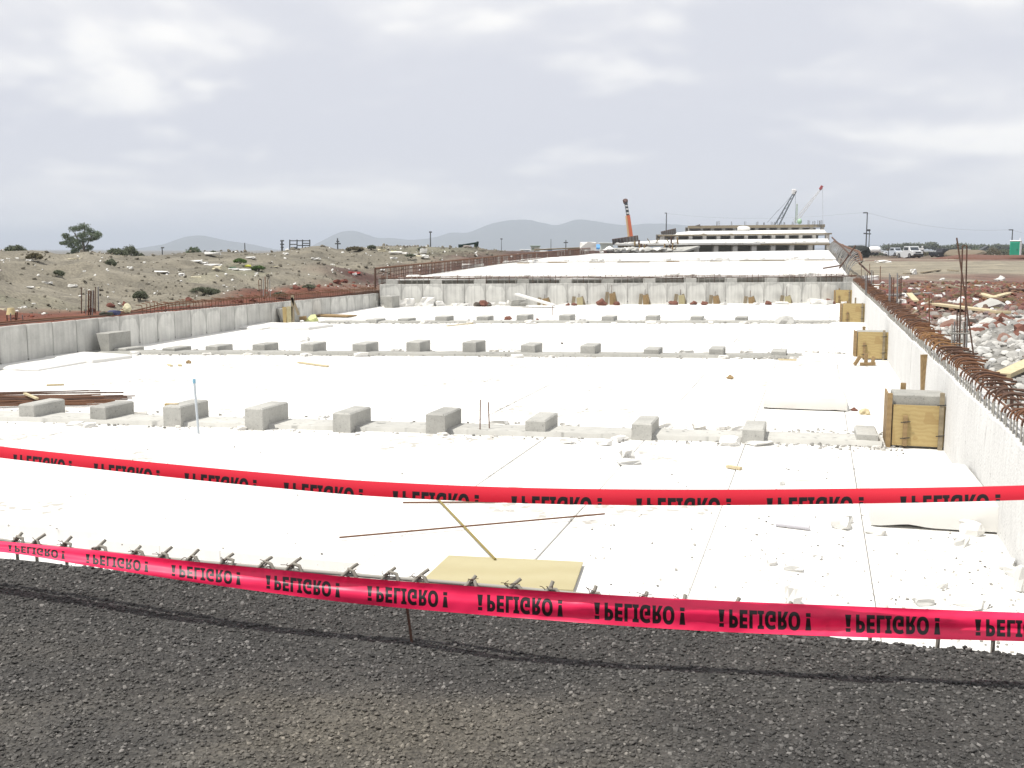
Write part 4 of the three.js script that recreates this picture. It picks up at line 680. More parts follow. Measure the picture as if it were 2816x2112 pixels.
{ // curved curtain of bars at the far end, with its props
  const g = thing('rebar_curtain', 'curving curtain of grey and rust bars flaring out beside the ramp on its right', 'rebar curtain', at(2335, 758, 53)), rnd = mul32(19), n = 46;
  const top = [], foot = [];
  for (let i = 0; i <= n; i++) { const u = i / n, D = lerp(53.5, 112, Math.pow(u, 1.2)), e = rightFoot(D), yy = lerp(R0B.y, R2B.y, (D - 53.4) / (117 - 53.4)) - 0.05; foot.push(V(e.x - 0.1 - 0.3 * u, yy, -D)); const h = lerp(1.15, 1.05, u) * (i < 4 ? 0.65 + 0.1 * i : 1); top.push(V(e.x + 0.55 - 0.6 * u, yy + h, -D)); }
  for (let i = 0; i <= n; i++) { const a = foot[i], b = top[i], j = () => (rnd() - 0.5) * 0.12; part(g, 'bar', tube([a, a.clone().lerp(b, 0.35).add(V(-0.22 + j(), 0.06, j())), a.clone().lerp(b, 0.75).add(V(-0.16, 0.14, j())), b.clone().add(V(0.12, 0.06 + j(), 0))], 0.022, 8, 4), i % 3 === 0 ? M.steelCement : M.steel); }
  for (const [f, m, r] of [[1, M.rust, 0.06], [0.93, M.rustDark, 0.05], [0.8, M.rust, 0.035], [0.4, M.steel, 0.02]]) part(g, 'longitudinal_bar', tube(top.map((b, i) => foot[i].clone().lerp(b, f).add(V(f > 0.7 ? 0 : -0.15, 0.06, 0))), r, 60, 5), m);
  for (const [a, b, l] of [[[2288, 653, 66], [2394, 753, 52], 'long dark prop leaning down to the right past the bar curtain'], [[2353, 675, 60], [2308, 738, 60], 'dark prop crossing the bar curtain and leaning to the right'], [[2263, 738, 58], [2312, 730, 58], 'short plank lying on the ramp below the bar curtain']]) solo('prop', l, 'prop', bar(at(...a), at(...b), 0.045, 6), M.rustDark);
}
{ // mesh along the left edge of the ramp
  const g = thing('rebar_mesh', 'long fence of rusty reinforcing mesh along the left edge of the ramp', 'rebar mesh', at(1032, 790, 49)), rnd = mul32(21), n = 210, A = [], B = [];
  const topT = [[1032, 738], [1381, 703], [1623, 682]], botT = [[1032, 792], [1090, 770], [1381, 727], [1560, 701], [1623, 697]];
  for (let i = 0; i <= n; i++) { const u = i / n, px = lerp(1032, 1623, Math.pow(u, 0.62)), e = 0.291, D = (LB.x - 0.35 - e * -LB.z) / ((px - CX) / FOCAL - e); A.push(at(px, interp(botT, px), D)); B.push(at(px, interp(topT, px), D)); }
  for (let i = 0; i <= n; i++) part(g, 'bar', bar(A[i], B[i].clone().add(V((rnd() - 0.5) * 0.06, (rnd() - 0.5) * 0.05, 0)), 0.016, 4), rnd() < 0.2 ? M.steelCement : rnd() < 0.3 ? M.rust : M.rustDark);
  for (const f of [0.12, 0.42, 0.7, 0.97, 1]) part(g, 'long_bar', tube(A.filter((_, i) => i % 7 === 0).map((a, i) => a.clone().lerp(B[i * 7], f)), f > 0.9 ? 0.034 : 0.018, 60, 4), f > 0.9 ? M.rust : M.rustDark);
  part(g, 'end_post', bar(A[0], B[0], 0.05, 5), M.rustDark);
}
{ // clusters on the left wall
  const mk = (px, yb, list, l) => { const b = P(px, yb, leftTop(30)), D = -b.z; cluster(b, list.map(([x, y0, y1, r]) => [at(x, y1, D + 0.2 * h3(x, 1, 1)).sub(b), at(x + (h3(x, 2, 2) - 0.5) * 4, y0, D).sub(b), r]), [M.rustDark, M.steel, M.rust], l, 'rebar_column'); };
  mk(252, 872, [[224, 790, 862, 0.014], [236, 796, 865, 0.012], [243, 799, 868, 0.018], [249, 800, 872, 0.022], [254, 798, 872, 0.016], [259, 800, 862, 0.012], [263, 789, 862, 0.013], [271, 788, 856, 0.016]], 'sheaf of standing rusty bars on the left wall near the left edge of the photograph');
  mk(735, 832, [[718, 768, 815, 0.013], [724, 768, 815, 0.014], [730, 760, 815, 0.014], [737, 768, 815, 0.013], [743, 770, 815, 0.013], [713, 770, 806, 0.012]], 'sheaf of standing bars on the left wall above the second corbel');
  mk(42, 884, [[20, 866, 884, 0.014], [30, 862, 884, 0.014], [42, 860, 884, 0.014], [46, 858, 884, 0.014], [62, 866, 884, 0.013]], 'short sheaf of bars on the left wall at the left edge of the photograph');
  const s = P(350, 862, 0.88); const q = rock(0.11, 4, 1.2, 2, 0.25); solo('plastic_sack', 'cream plastic sack standing on top of the left wall', 'sack', merge([tf(q, s.clone().add(V(0, 0.13, 0))), bar(s.clone().add(V(0.07, 0.0, 0)), s.clone().add(V(0.06, 0.12, 0)), 0.02, 5), bar(s.clone().add(V(-0.18, 0.08, 0)), s.clone().add(V(-0.05, 0.06, 0)), 0.02, 5)]), mat(rgb(0.52, 0.48, 0.32), 0.7));
  const t = P(313, 866, 0.88); solo('blue_cloth', 'crumpled dark blue cloth lying on top of the left wall', 'cloth', tf(chunk(0.26, 0.12, 0.2, 8, 0.3), t), mat(rgb(0.05, 0.055, 0.12), 0.9));
  const u = P(292, 868, 0.88); solo('dark_lump', 'dark green lump lying beside the blue cloth on the left wall', 'lump', tf(chunk(0.3, 0.09, 0.2, 18, 0.3), u), mat(rgb(0.05, 0.055, 0.04), 0.9));
  const y = at(30, 856, 27); solo('plastic_tub', 'overturned cream tub behind the left wall at the left edge of the photograph', 'tub', tf(new THREE.CylinderGeometry(0.08, 0.12, 0.17, 14), y), mat(rgb(0.55, 0.46, 0.24), 0.6));
}

// ---------------------------------------------------------------- rubble right of the wall
const rightP = (px, py) => { let Y = 0.9; for (let i = 0; i < 8; i++) { const p = P(px, py, Y); if (-p.z > 320) return P(px, py, 1.3); Y = rightY(p.x, p.z); } return P(px, py, Y); };
{
  const rnd = mul32(33), pile = thing('rubble_pile', 'heap of pale broken concrete and stones beside the right wall', 'rubble', V(6, 0.8, -17)), geos = []; for (let k = 0; k < 9; k++) geos.push(flat(rock(1, k + 20, 0.6, 1, 0.72)));
  const mats = [M.paleStone, M.greyStone, M.greyStone, mat(rgb(0.47, 0.455, 0.42), 0.95), mat(rgb(0.34, 0.32, 0.29), 0.95), M.redStone, mat(rgb(0.22, 0.13, 0.10), 0.95)];
  for (let k = 0; k < 300; k++) {
    const D = 7.4 + 19 * Math.pow(rnd(), 1.1), f = rightFoot(D), x = f.x + 0.62 + Math.pow(rnd(), 0.9) * (3 + D * 0.12), r = 0.05 + 0.11 * Math.pow(rnd(), 1.8) + (D > 20 ? 0.02 : 0), p = V(x, rightY(x, -D) - r * 0.05, -D), o = shade(new THREE.Mesh(geos[k % 9], D > 21 && rnd() < 0.55 ? mats[5 + k % 2] : mats[Math.floor(Math.pow(rnd(), 1.6) * 7)]));
    o.name = 'stone'; o.position.copy(p).sub(pile.position); o.rotation.set(rnd() * 0.6, rnd() * 6, rnd() * 0.6); o.scale.set(r * (1 + rnd() * 0.5), r, r); pile.add(o);
  }
  const im = new THREE.InstancedMesh(geos[2], mat(rgb(1, 1, 1), 0.95), 11000), m = new THREE.Matrix4(), q = new THREE.Quaternion();
  for (let k = 0; k < 11000; k++) { const D = 4.5 + 50 * Math.pow(rnd(), 1.35), f = rightFoot(D), x = f.x + 0.6 + Math.pow(rnd(), 1.2) * (4 + D * 0.25), r = 0.018 + 0.065 * Math.pow(rnd(), 2) * (D > 26 ? 1.4 : 1), red = sstep(22, 30, D + 6 * (rnd() - 0.5)), c = 0.22 + 0.3 * rnd(); m.compose(V(x, rightY(x, -D) + r * 0.2, -D), q.setFromEuler(new THREE.Euler(rnd(), rnd() * 6, rnd())), V(r * 1.3, r, r)); im.setMatrixAt(k, m); im.setColorAt(k, rnd() < 0.03 ? rgb(0.6, 0.6, 0.58) : rgb(lerp(c, 0.10 + 0.09 * rnd(), red), lerp(c * 0.98, 0.055 + 0.035 * rnd(), red), lerp(c * 0.92, 0.038 + 0.022 * rnd(), red))); }
  im.name = 'rubble'; im.userData = { kind: 'stuff' }; shade(im); scene.add(im);
  // planks and boards
  const B = [[[2566, 845], [2760, 868], 0.34, M.woodPale, 'long pale board lying across the rubble behind the tallest bar cluster'], [[2755, 1052], [2890, 985], 0.22, M.woodPale, 'pale board sticking out of the rubble at the right edge of the photograph'], [[2693, 815], [2738, 826], 0.3, M.woodPale, 'left of two crossed pale boards on the red ground'], [[2738, 824], [2776, 812], 0.24, M.woodPale, 'right of two crossed pale boards on the red ground'], [[2535, 753], [2583, 745], 0.3, M.woodGrey, 'dark beam lying on the red ground beyond the standing bars'], [[2487, 756], [2520, 754], 0.25, M.woodGrey, 'short dark beam left of the long dark beam'], [[2605, 746], [2636, 748], 0.3, M.woodGrey, 'dark beam end right of the long dark beam'], [[2620, 819], [2690, 816], 0.12, M.wood, 'thin brown lath before the crossed pale boards'], [[2500, 815], [2518, 835], 0.2, M.woodPale, 'pale board end tilted in the red rubble'], [[2600, 790], [2650, 800], 0.08, M.woodGrey, 'thin grey lath on the red ground'], [[2560, 835], [2500, 880], 0.07, M.woodGrey, 'thin grey lath slanting beside the right wall'], [[2760, 800], [2816, 803], 0.3, M.rustDark, 'dark bar bundle on the red ground at the right edge'], [[2440, 820], [2560, 812], 0.16, M.greyStone, 'long grey strip lying by the standing bar clusters']];
  for (const [a, b, w, m2, l] of B) { const p = rightP(...a), q2 = rightP(...b); p.y += 0.1; q2.y += 0.08; solo('timber_board', l, 'board', boardBetween(p, q2, w, 0.06), m2); }
  [[2393, 771, 0.8, 0.25, M.foamPlain], [2405, 800, 0.6, 0.18, M.foamPlain], [2410, 790, 0.4, 0.14, M.foamPlain], [2512, 755, 0.45, 0.35, M.foamPlain], [2488, 768, 0.6, 0.2, M.paleStone], [2428, 723, 1.5, 0.25, M.foamPlain], [2480, 842, 0.3, 0.22, M.foamPlain], [2530, 800, 0.35, 0.12, M.foamPlain], [2750, 768, 0.5, 0.2, M.paleStone], [2722, 848, 0.75, 0.45, M.greyStone], [2618, 836, 0.35, 0.25, M.paleStone], [2640, 836, 0.4, 0.25, M.greyStone], [2776, 880, 0.5, 0.35, M.redStone], [2750, 890, 0.45, 0.3, M.redStone], [2812, 920, 0.5, 0.35, M.redStone], [2590, 770, 0.3, 0.1, M.paleStone], [2690, 790, 0.3, 0.1, M.foamPlain], [2580, 820, 0.25, 0.12, M.foamPlain]].forEach(([px, py, w, h, m2], i) => { const p = rightP(px, py); solo('debris_lump', `${m2 === M.foamPlain ? 'white foam lump' : m2 === M.redStone ? 'large reddish boulder' : 'pale concrete lump'} ${['behind the far standing bars', 'right of the rust brown bar cluster', 'beside a dark bar cluster', 'on the track beyond the standing bars', 'on the red ground past the bar clusters', 'broad and low on the far red ground', 'between the two thick bar clusters and the rubble', 'alone on the red ground behind the rubble', 'near the right edge on the red ground', 'big and rough at the end of the long pale board', 'just behind the long pale board', 'behind the middle of the long pale board', 'in the rubble right of the tallest bar cluster', 'in the rubble near the tallest bar cluster', 'at the right edge in the rubble', 'small and alone far out on the red ground', 'small beside the crossed pale boards', 'small behind the lone brown rod'][i]}`, 'lump', tf(m2 === M.foamPlain ? chunk(w, h, w * 0.6, i + 200, 0.22) : flat(rock(w * 0.45, i + 50, 0.65, 1, 0.95)), p, i * 1.3), m2, 'lumps lying right of the wall'); });
}

// ---------------------------------------------------------------- litter, weeds and clods on the dirt mound
const moundP = (px, py) => { const r = ray(px, py); let best = null; for (let d = 14; d < 110; d += 0.1) { const t = d / -r.z, x = r.x * t, y = EYE + r.y * t; if (x < rampLeft(d).x - 0.6 && moundY(x, -d) >= y) { best = V(x, moundY(x, -d), -d); break; } } return best; };
{
  const rnd = mul32(55), W = [[440, 750, 0.9, 0.09], [458, 753, 0.3, 0.1], [130, 780, 0.55, 0.12], [84, 790, 0.4, 0.08], [105, 791, 0.3, 0.05], [200, 790, 0.5, 0.14], [66, 845, 0.3, 0.1], [52, 849, 0.4, 0.08], [92, 836, 0.2, 0.08], [8, 852, 0.3, 0.1], [47, 712, 0.2, 0.1], [22, 714, 0.25, 0.08], [4, 717, 0.3, 0.08], [82, 717, 0.4, 0.07], [205, 712, 0.7, 0.05], [357, 739, 0.3, 0.12], [540, 720, 0.6, 0.1], [560, 724, 0.5, 0.09], [585, 730, 0.9, 0.08], [598, 741, 0.5, 0.18], [640, 742, 0.7, 0.1], [670, 743, 0.8, 0.07], [705, 755, 0.2, 0.15], [500, 758, 0.3, 0.15], [540, 765, 0.6, 0.06], [584, 702, 0.9, 0.15], [690, 710, 0.5, 0.1], [785, 700, 0.3, 0.12], [868, 713, 0.5, 0.1], [755, 733, 0.4, 0.05], [975, 757, 0.25, 0.14], [1052, 745, 0.25, 0.12], [1088, 697, 0.7, 0.1], [1110, 699, 0.5, 0.08], [1140, 705, 0.9, 0.07], [1150, 702, 0.8, 0.07], [1165, 696, 0.4, 0.25], [1170, 709, 0.4, 0.15], [1082, 715, 0.4, 0.15], [1050, 693, 0.5, 0.15], [232, 748, 0.15, 0.08], [646, 790, 0.15, 0.05], [615, 785, 0.15, 0.05], [311, 805, 0.13, 0.08], [275, 800, 0.12, 0.06]];
  W.forEach(([px, py, w, h], i) => { const p = moundP(px, py); if (!p) return; const k = -p.z / 45 * 0.75; solo('foam_litter', 'piece of white foam litter lying on the grey dirt mound', 'litter', tf(chunk(w * k, h * k, w * 0.5 * k, i + 300, 0.22), p.add(V(0, -0.02, 0)), rnd() * 0.8 - 0.4), i % 5 === 4 ? mat(rgb(0.6, 0.55, 0.4), 0.9) : M.foamPlain, 'foam litter on the dirt mound'); });
  for (const [px, py, c, l] of [[597, 738, [0.45, 0.12, 0.05], 'small orange box among the foam litter on the mound'], [640, 741, [0.03, 0.1, 0.04], 'dark green bottle-like scrap among the foam litter on the mound'], [682, 735, [0.6, 0.6, 0.1], 'bright yellow scrap on the mound'], [965, 754, [0.4, 0.06, 0.05], 'red cloth scrap lying on the mound'], [983, 755, [0.4, 0.07, 0.06], 'second red cloth scrap on the mound, right of the first'], [1082, 695, [0.62, 0.6, 0.12], 'yellow scrap on the mound near the rusty mesh']]) { const p = moundP(px, py); if (p) solo('litter_scrap', l, 'litter', tf(chunk(0.3, 0.1, 0.2, px, 0.25), p, 0.3), mat(rgb(...c), 0.85)); }
  // small white specks and dark clods, uncountable
  const geo = flat(new THREE.IcosahedronGeometry(1, 0)), m = new THREE.Matrix4(), q = new THREE.Quaternion(), cnt = 5200, im = new THREE.InstancedMesh(geo, mat(rgb(1, 1, 1), 0.95), cnt); let c = 0;
  for (let i = 0; c < cnt && i < 30000; i++) { const d = 15 + 75 * Math.pow(rnd(), 1.2), px = lerp(-150, 1480, rnd()), x = (px - CX) / FOCAL * d; if (x > rampLeft(d).x - 0.8) continue; const nn = fbm(x * 0.22, d * 0.22, 6, 3), off = rampLeft(d).x - x, red = off < 2.4; if (rnd() > 0.2 + 1.6 * (nn - 0.35)) continue; const white = rnd() < (red ? 0.03 : 0.09), r = (white ? 0.014 + 0.035 * Math.pow(rnd(), 2) : 0.012 + 0.055 * Math.pow(rnd(), 4)) * (d / 34); m.compose(V(x, moundY(x, -d) + r * 0.25, -d), q.setFromEuler(new THREE.Euler(rnd(), rnd() * 6, rnd())), V(r * 1.4, r * 0.75, r)); im.setMatrixAt(c, m); const k = rnd(); im.setColorAt(c++, white ? rgb(0.7, 0.69, 0.66) : red ? rgb(0.10 + 0.09 * k, 0.032 + 0.02 * k, 0.02 + 0.01 * k) : rgb(0.09 + 0.1 * k, 0.08 + 0.09 * k, 0.06 + 0.07 * k)); }
  im.count = c; im.name = 'debris'; im.userData = { kind: 'stuff' }; shade(im); scene.add(im);
  // stones of red rock along the left wall
  [[655, 832], [690, 826], [812, 790], [818, 796], [912, 786], [928, 780], [945, 776], [972, 780], [250, 858], [300, 842], [340, 840], [520, 828]].forEach(([px, py], i) => { const p = moundP(px, py); if (p) solo('red_stone', `${ordinal[i]} red rock lump listed along the top of the left wall`.replace('listed ', ''), 'stone', tf(flat(rock(0.11 + 0.08 * h3(i, 1, 1), i + 80, 0.8, 1, 0.9)), p, i), mat(rgb(0.13, 0.045, 0.03), 0.95), 'red rocks along the left wall'); });
}
// leaf-clump foliage
function leaves(list, density, size, seed) {   // list of [centre, rx, ry, rz]
  const rnd = mul32(seed), pos = [];
  for (const [c, rx, ry, rz] of list) { const n = Math.round(density * Math.max(0.4, rx * ry)); for (let i = 0; i < n; i++) {
    const a = rnd() * 6.283, z = rnd() * 2 - 1, r = Math.pow(rnd(), 0.45) * (0.75 + 0.5 * h3(i % 17, Math.round(c.x * 90), seed)), s = Math.sqrt(1 - z * z), p = V(c.x + rx * r * s * Math.cos(a), c.y + ry * r * z, c.z + rz * r * s * Math.sin(a));
    const e = new THREE.Euler(rnd() * 6, rnd() * 6, rnd() * 6), k = size * (0.6 + 0.8 * rnd());
    for (const v of [V(-k * 0.4, 0, 0), V(k * 0.4, 0, 0), V(0, k, 0)]) { v.applyEuler(e).add(p); pos.push(v.x, v.y, v.z); }
  } }
  const g = new THREE.BufferGeometry(); g.setAttribute('position', new THREE.Float32BufferAttribute(pos, 3)); g.computeVertexNormals(); return g;
}
const leafM = (r, g, b) => new THREE.MeshPhysicalMaterial({ color: rgb(r, g, b), roughness: 0.95, transmission: 0.25, thickness: 0, side: THREE.DoubleSide });
const LEAF = leafM(0.07, 0.095, 0.045), LEAF2 = leafM(0.115, 0.13, 0.075), LEAF3 = leafM(0.11, 0.145, 0.075), GRASS = leafM(0.085, 0.15, 0.03), DRY = leafM(0.13, 0.11, 0.055);
{
  const D = 120, S = (px, py, dz = 0) => at(px, py, D + dz), k = D / FOCAL, base = S(231, 712), t = thing('tree', 'lone broad-crowned tree rising behind the dirt mound', 'tree', base.clone());
  const lim = (a, r) => tube(a, r, 10, 6);
  part(t, 'trunk', merge([lim([S(233, 720), S(232, 695), S(230, 675), S(226, 655)], 0.13), lim([S(231, 690), S(222, 672), S(212, 655), S(205, 640)], 0.07), lim([S(231, 685), S(242, 668), S(252, 650), S(262, 642)], 0.065), lim([S(232, 700), S(218, 694), S(208, 686), S(196, 672)], 0.06), lim([S(228, 668), S(231, 645), S(233, 628)], 0.06), lim([S(234, 692), S(244, 685), S(247, 680)], 0.04)]), M.darkStone);
  const bl = [[230, 622, 16, 8], [218, 628, 14, 7], [204, 630, 14, 7], [245, 634, 12, 8], [258, 640, 14, 8], [268, 648, 11, 8], [272, 644, 8, 5], [238, 645, 16, 8], [222, 648, 14, 8], [190, 655, 16, 9], [180, 648, 9, 6], [200, 662, 14, 8], [215, 668, 10, 9], [232, 660, 14, 8], [250, 658, 11, 6], [183, 668, 12, 6], [172, 669, 7, 4], [196, 676, 12, 7], [206, 688, 10, 6], [218, 682, 8, 7], [246, 680, 9, 7], [240, 690, 7, 5], [203, 694, 7, 4], [262, 655, 8, 5]];
  part(t, 'crown', leaves(bl.map(([x, y, a, b], i) => [S(x, y, (h3(i, 3, 3) - 0.5) * 3), a * k * 1.1, b * k * 1.1, a * k * 1.2]), 1000, 0.125, 9), LEAF3);
}
function bush(px, py, w, h, D, label, m, seed, size = 0.09, dens = 900) {
  const b = at(px, py, D), k = D / FOCAL, g = thing('bush', label, 'bush', b.clone(), 'bushes of the waste ground'), rnd = mul32(seed), bl = [];
  const n = 4 + Math.round(w / 14); for (let i = 0; i < n; i++) { const u = (i + 0.5) / n; bl.push([at(px + (u - 0.5) * w * 0.8, py - h * (0.25 + 0.45 * Math.sin(Math.PI * u) * (0.5 + rnd() * 0.7)), D + (rnd() - 0.5) * 2), w * k / n * 1.1, h * k * (0.22 + 0.2 * rnd()), w * k * 0.3]); }
  part(g, 'foliage', leaves(bl, dens, size, seed), m);
  const st = []; for (let i = 0; i < 4; i++) st.push(bar(at(px + (rnd() - 0.5) * w * 0.3, py + 6, D), at(px + (rnd() - 0.5) * w * 0.7, py - h * 0.6, D), 0.02, 4)); part(g, 'stem', merge(st), M.darkStone);
}
[[42, 694, 58, 20, 70, 'low green bush on the skyline left of the lone tree', LEAF2], [322, 706, 60, 26, 75, 'wide green bush on the skyline right of the lone tree', LEAF2], [358, 708, 50, 32, 78, 'taller half of the bushes right of the lone tree', LEAF2], [389, 709, 14, 12, 78, 'small round bush right of the wide skyline bushes', LEAF2], [532, 708, 46, 30, 90, 'rounded pale green bush below the left hill', LEAF3], [587, 704, 24, 14, 90, 'small bush right of the rounded pale green one', LEAF2], [189, 706, 14, 9, 70, 'tiny bush in the dip left of the lone tree', LEAF2], [975, 688, 50, 9, 72, 'low brownish bush on the skyline near the scaffold', DRY], [1022, 683, 22, 7, 72, 'dark low bush on the skyline left of the tall lamp post', LEAF2], [643, 698, 8, 5, 80, 'tiny dark bush on the skyline mid-left', LEAF2]].forEach((a, i) => bush(a[0], a[1], a[2], a[3], a[4], a[5], a[6], 100 + i, 0.1, 620));
[[95, 712, 44, 14, 'dry brown-green tuft on the left mound', DRY], [305, 730, 28, 16, 'dark tuft on the slope below the lone tree', LEAF2], [160, 757, 30, 14, 'dark shrub on the face of the left mound', LEAF2], [660, 722, 36, 10, 'green weeds among the foam litter', GRASS], [710, 742, 36, 12, 'bright green clump beside the foam litter', GRASS], [385, 822, 40, 22, 'dark grey-green shrub above the red soil', LEAF2], [560, 808, 90, 18, 'long dark shrub above the left wall', LEAF2], [770, 815, 40, 10, 'low weeds behind the left wall by the second sheaf of bars', LEAF2], [850, 795, 40, 12, 'weeds behind the left wall near the cross wall', LEAF2], [1155, 690, 16, 10, 'small dark bush on the mound near the rusty mesh', LEAF2], [1130, 706, 30, 8, 'olive weeds beside the yellow scrap', LEAF2]].forEach(([px, py, w, h, l, m], i) => { const p = moundP(px, py); if (p) bush(px, py, w, h, -p.z - 0.2, l, m, 200 + i, 0.055, 1500); });

// ---------------------------------------------------------------- far things
function pole(px, y0, y1, D, label, arms, r = 0.12) {
  const b = at(px, y1, D), t = at(px, y0, D), g = thing('utility_pole', label, 'pole', b.clone(), 'poles in the distance');
  part(g, 'pole', new THREE.CylinderGeometry(r * 0.7, r, t.distanceTo(b), 7).translate(b.x, (b.y + t.y) / 2, b.z), M.darkMetal);
  for (const [y, hw, tk] of arms) part(g, 'crossarm', bar(at(px - hw, y, D), at(px + hw, y, D), tk ?? 0.1, 5), M.darkMetal);
  return t;
}
const tA = pole(2380, 584, 712, 170, 'tall thin pole right of the ramp with a small crossarm on top', [[585, 6], [642, 5]], 0.11);
pole(2388, 632, 712, 200, 'shorter double-armed pole just right of the tall one', [[633, 5, 0.2], [643, 7]], 0.1);
const tC = pole(2780, 632, 712, 190, 'grey pole behind the green toilets', [[632, 6]], 0.12);
pole(1831, 585, 690, 230, 'lamp pole left of the stepped ramp', [[586, 3]], 0.14);
pole(1184, 636, 690, 150, 'lamp pole on the skyline of the mound', [[638, 4]], 0.1);
pole(929, 655, 700, 150, 'crossarmed pole left of the middle hills', [[664, 4], [670, 8]], 0.12);
pole(674, 668, 706, 150, 'thin pole on the skyline right of the left hill', [], 0.09);
pole(447, 681, 712, 150, 'short pole below the left hill', [[681, 4]], 0.1);
pole(776, 661, 700, 140, 'pole beside the scaffold frame with stacked insulators', [[662, 5], [672, 5], [680, 4]], 0.15);
pole(1556, 660, 700, 190, 'cross-shaped pole left of the blue tarpaulin', [[667, 6]], 0.1);
pole(1515, 657, 700, 190, 'faint thin pole left of the cross-shaped one', [], 0.06);
pole(1379, 657, 700, 190, 'faint lamp pole right of the dark shack', [[657, 3]], 0.06);
pole(2443, 669, 706, 140, 'pale leaning post beside the far car', [], 0.06);
for (const [a, b, l] of [[tA, tC, 'thin cable sagging from the tall pole to the grey pole'], [at(1831, 587, 230), tA, 'faint cable from the lamp pole to the tall pole'], [tC, at(3000, 640, 190), 'thin cable leaving the grey pole to the right']]) { const m = a.clone().lerp(b, 0.5); m.y -= 1.0; solo('cable', l, 'cable', tube([a, a.clone().lerp(m, 0.5).add(V(0, -0.25, 0)), m, m.clone().lerp(b, 0.5).add(V(0, -0.25, 0)), b], 0.013, 40, 4), mat(rgb(0.3, 0.31, 0.33), 0.8)); }
{ // scaffold frame
  const D = 120, S = (x, y, z = 0) => at(x, y, D + z), g = thing('scaffold_frame', 'bare scaffold frame standing on the skyline of the mound', 'scaffold', S(825, 692));
  for (const x of [797, 817, 832, 852]) for (const z of [0, 1.2]) part(g, 'post', bar(S(x, 659, z), S(x, 700, z), 0.07, 5), M.darkMetal);
  for (const [x0, x1, y] of [[797, 852, 662], [832, 852, 669], [797, 817, 672], [832, 852, 675], [797, 817, 682], [797, 817, 685], [817, 852, 675]]) part(g, 'ledger', bar(S(x0, y), S(x1, y), 0.06, 5), M.darkMetal);
  for (const x of [802, 806, 810, 814]) part(g, 'strut', bar(S(x, 679), S(x, 686), 0.07, 5), M.darkMetal);
}
{ // dark shack on the skyline
  const D = 125, S = (x, y, z = 0) => at(x, y, D + z), g = thing('shack', 'dark lean-to shack with a sloping roof on the mound skyline', 'shack', S(1290, 684)), dk = mat(rgb(0.012, 0.03, 0.022), 0.9);
  part(g, 'roof', boardBetween(S(1262, 676, 1), S(1313, 668, 1), 3, 0.2), dk); part(g, 'wall', tf(new THREE.BoxGeometry(0.9, 0.5, 2), S(1272, 678, 1)), dk);
  part(g, 'post', bar(S(1264, 672), S(1264, 684), 0.1, 5), dk); part(g, 'post', bar(S(1314, 664), S(1311, 684), 0.14, 5), dk); part(g, 'side_panel', tf(new THREE.BoxGeometry(0.36, 0.5, 0.1), S(1308, 676)), mat(rgb(0.10, 0.13, 0.05), 0.9));
  part(g, 'mound', tf(rock(0.9, 3, 0.35), S(1285, 682)), mat(rgb(0.25, 0.22, 0.2), 1));
}
function shed(px, py, w, h, D, c, label, roofC, extra) { const k = D / FOCAL, b = at(px, py, D), g = thing('site_shed', label, 'shed', b.clone()); part(g, 'wall', tf(chamfer(w * k, h * k, 2.4, 0.03), b), mat(rgb(...c), 0.8)); part(g, 'roof', tf(chamfer(w * k + 0.3, 0.12, 2.8, 0.02), b.clone().add(V(0, h * k, 0))), mat(rgb(...roofC), 0.7)); for (const [x, y, ww, hh, cc] of extra) part(g, 'opening', tf(new THREE.BoxGeometry(ww * k, hh * k, 0.1), at(x, y, D - 1.25)), mat(rgb(...cc), 0.6)); }
shed(1444, 700, 24, 12, 150, [0.55, 0.57, 0.6], 'low white cabin behind the rusty mesh', [0.75, 0.77, 0.8], [[1450, 694, 6, 6, [0.15, 0.2, 0.3]]]);
shed(1472, 690, 23, 12, 160, [0.5, 0.5, 0.45], 'pale box cabin with a green edge on the skyline', [0.25, 0.32, 0.26], [[1466, 684, 3, 5, [0.2, 0.25, 0.2]]]);
shed(1506, 702, 24, 16, 150, [0.28, 0.36, 0.52], 'pale blue cabin behind the rusty mesh', [0.5, 0.55, 0.62], [[1503, 694, 14, 3, [0.6, 0.65, 0.75]]]);
shed(1667, 690, 34, 20, 165, [0.55, 0.58, 0.55], 'white cabin with a dark doorway left of the orange crane', [0.7, 0.72, 0.7], [[1676, 682, 12, 12, [0.12, 0.14, 0.12]]]);
{ const D = 160; solo('blue_tarpaulin', 'bright blue tarpaulin stretched left of the white cabin', 'tarpaulin', slabGeo(at(1606, 679, D), at(1650, 681, D), at(1650, 672, D + 2), at(1604, 672, D + 2), 0.25), mat(rgb(0.10, 0.30, 0.60), 0.7)); }
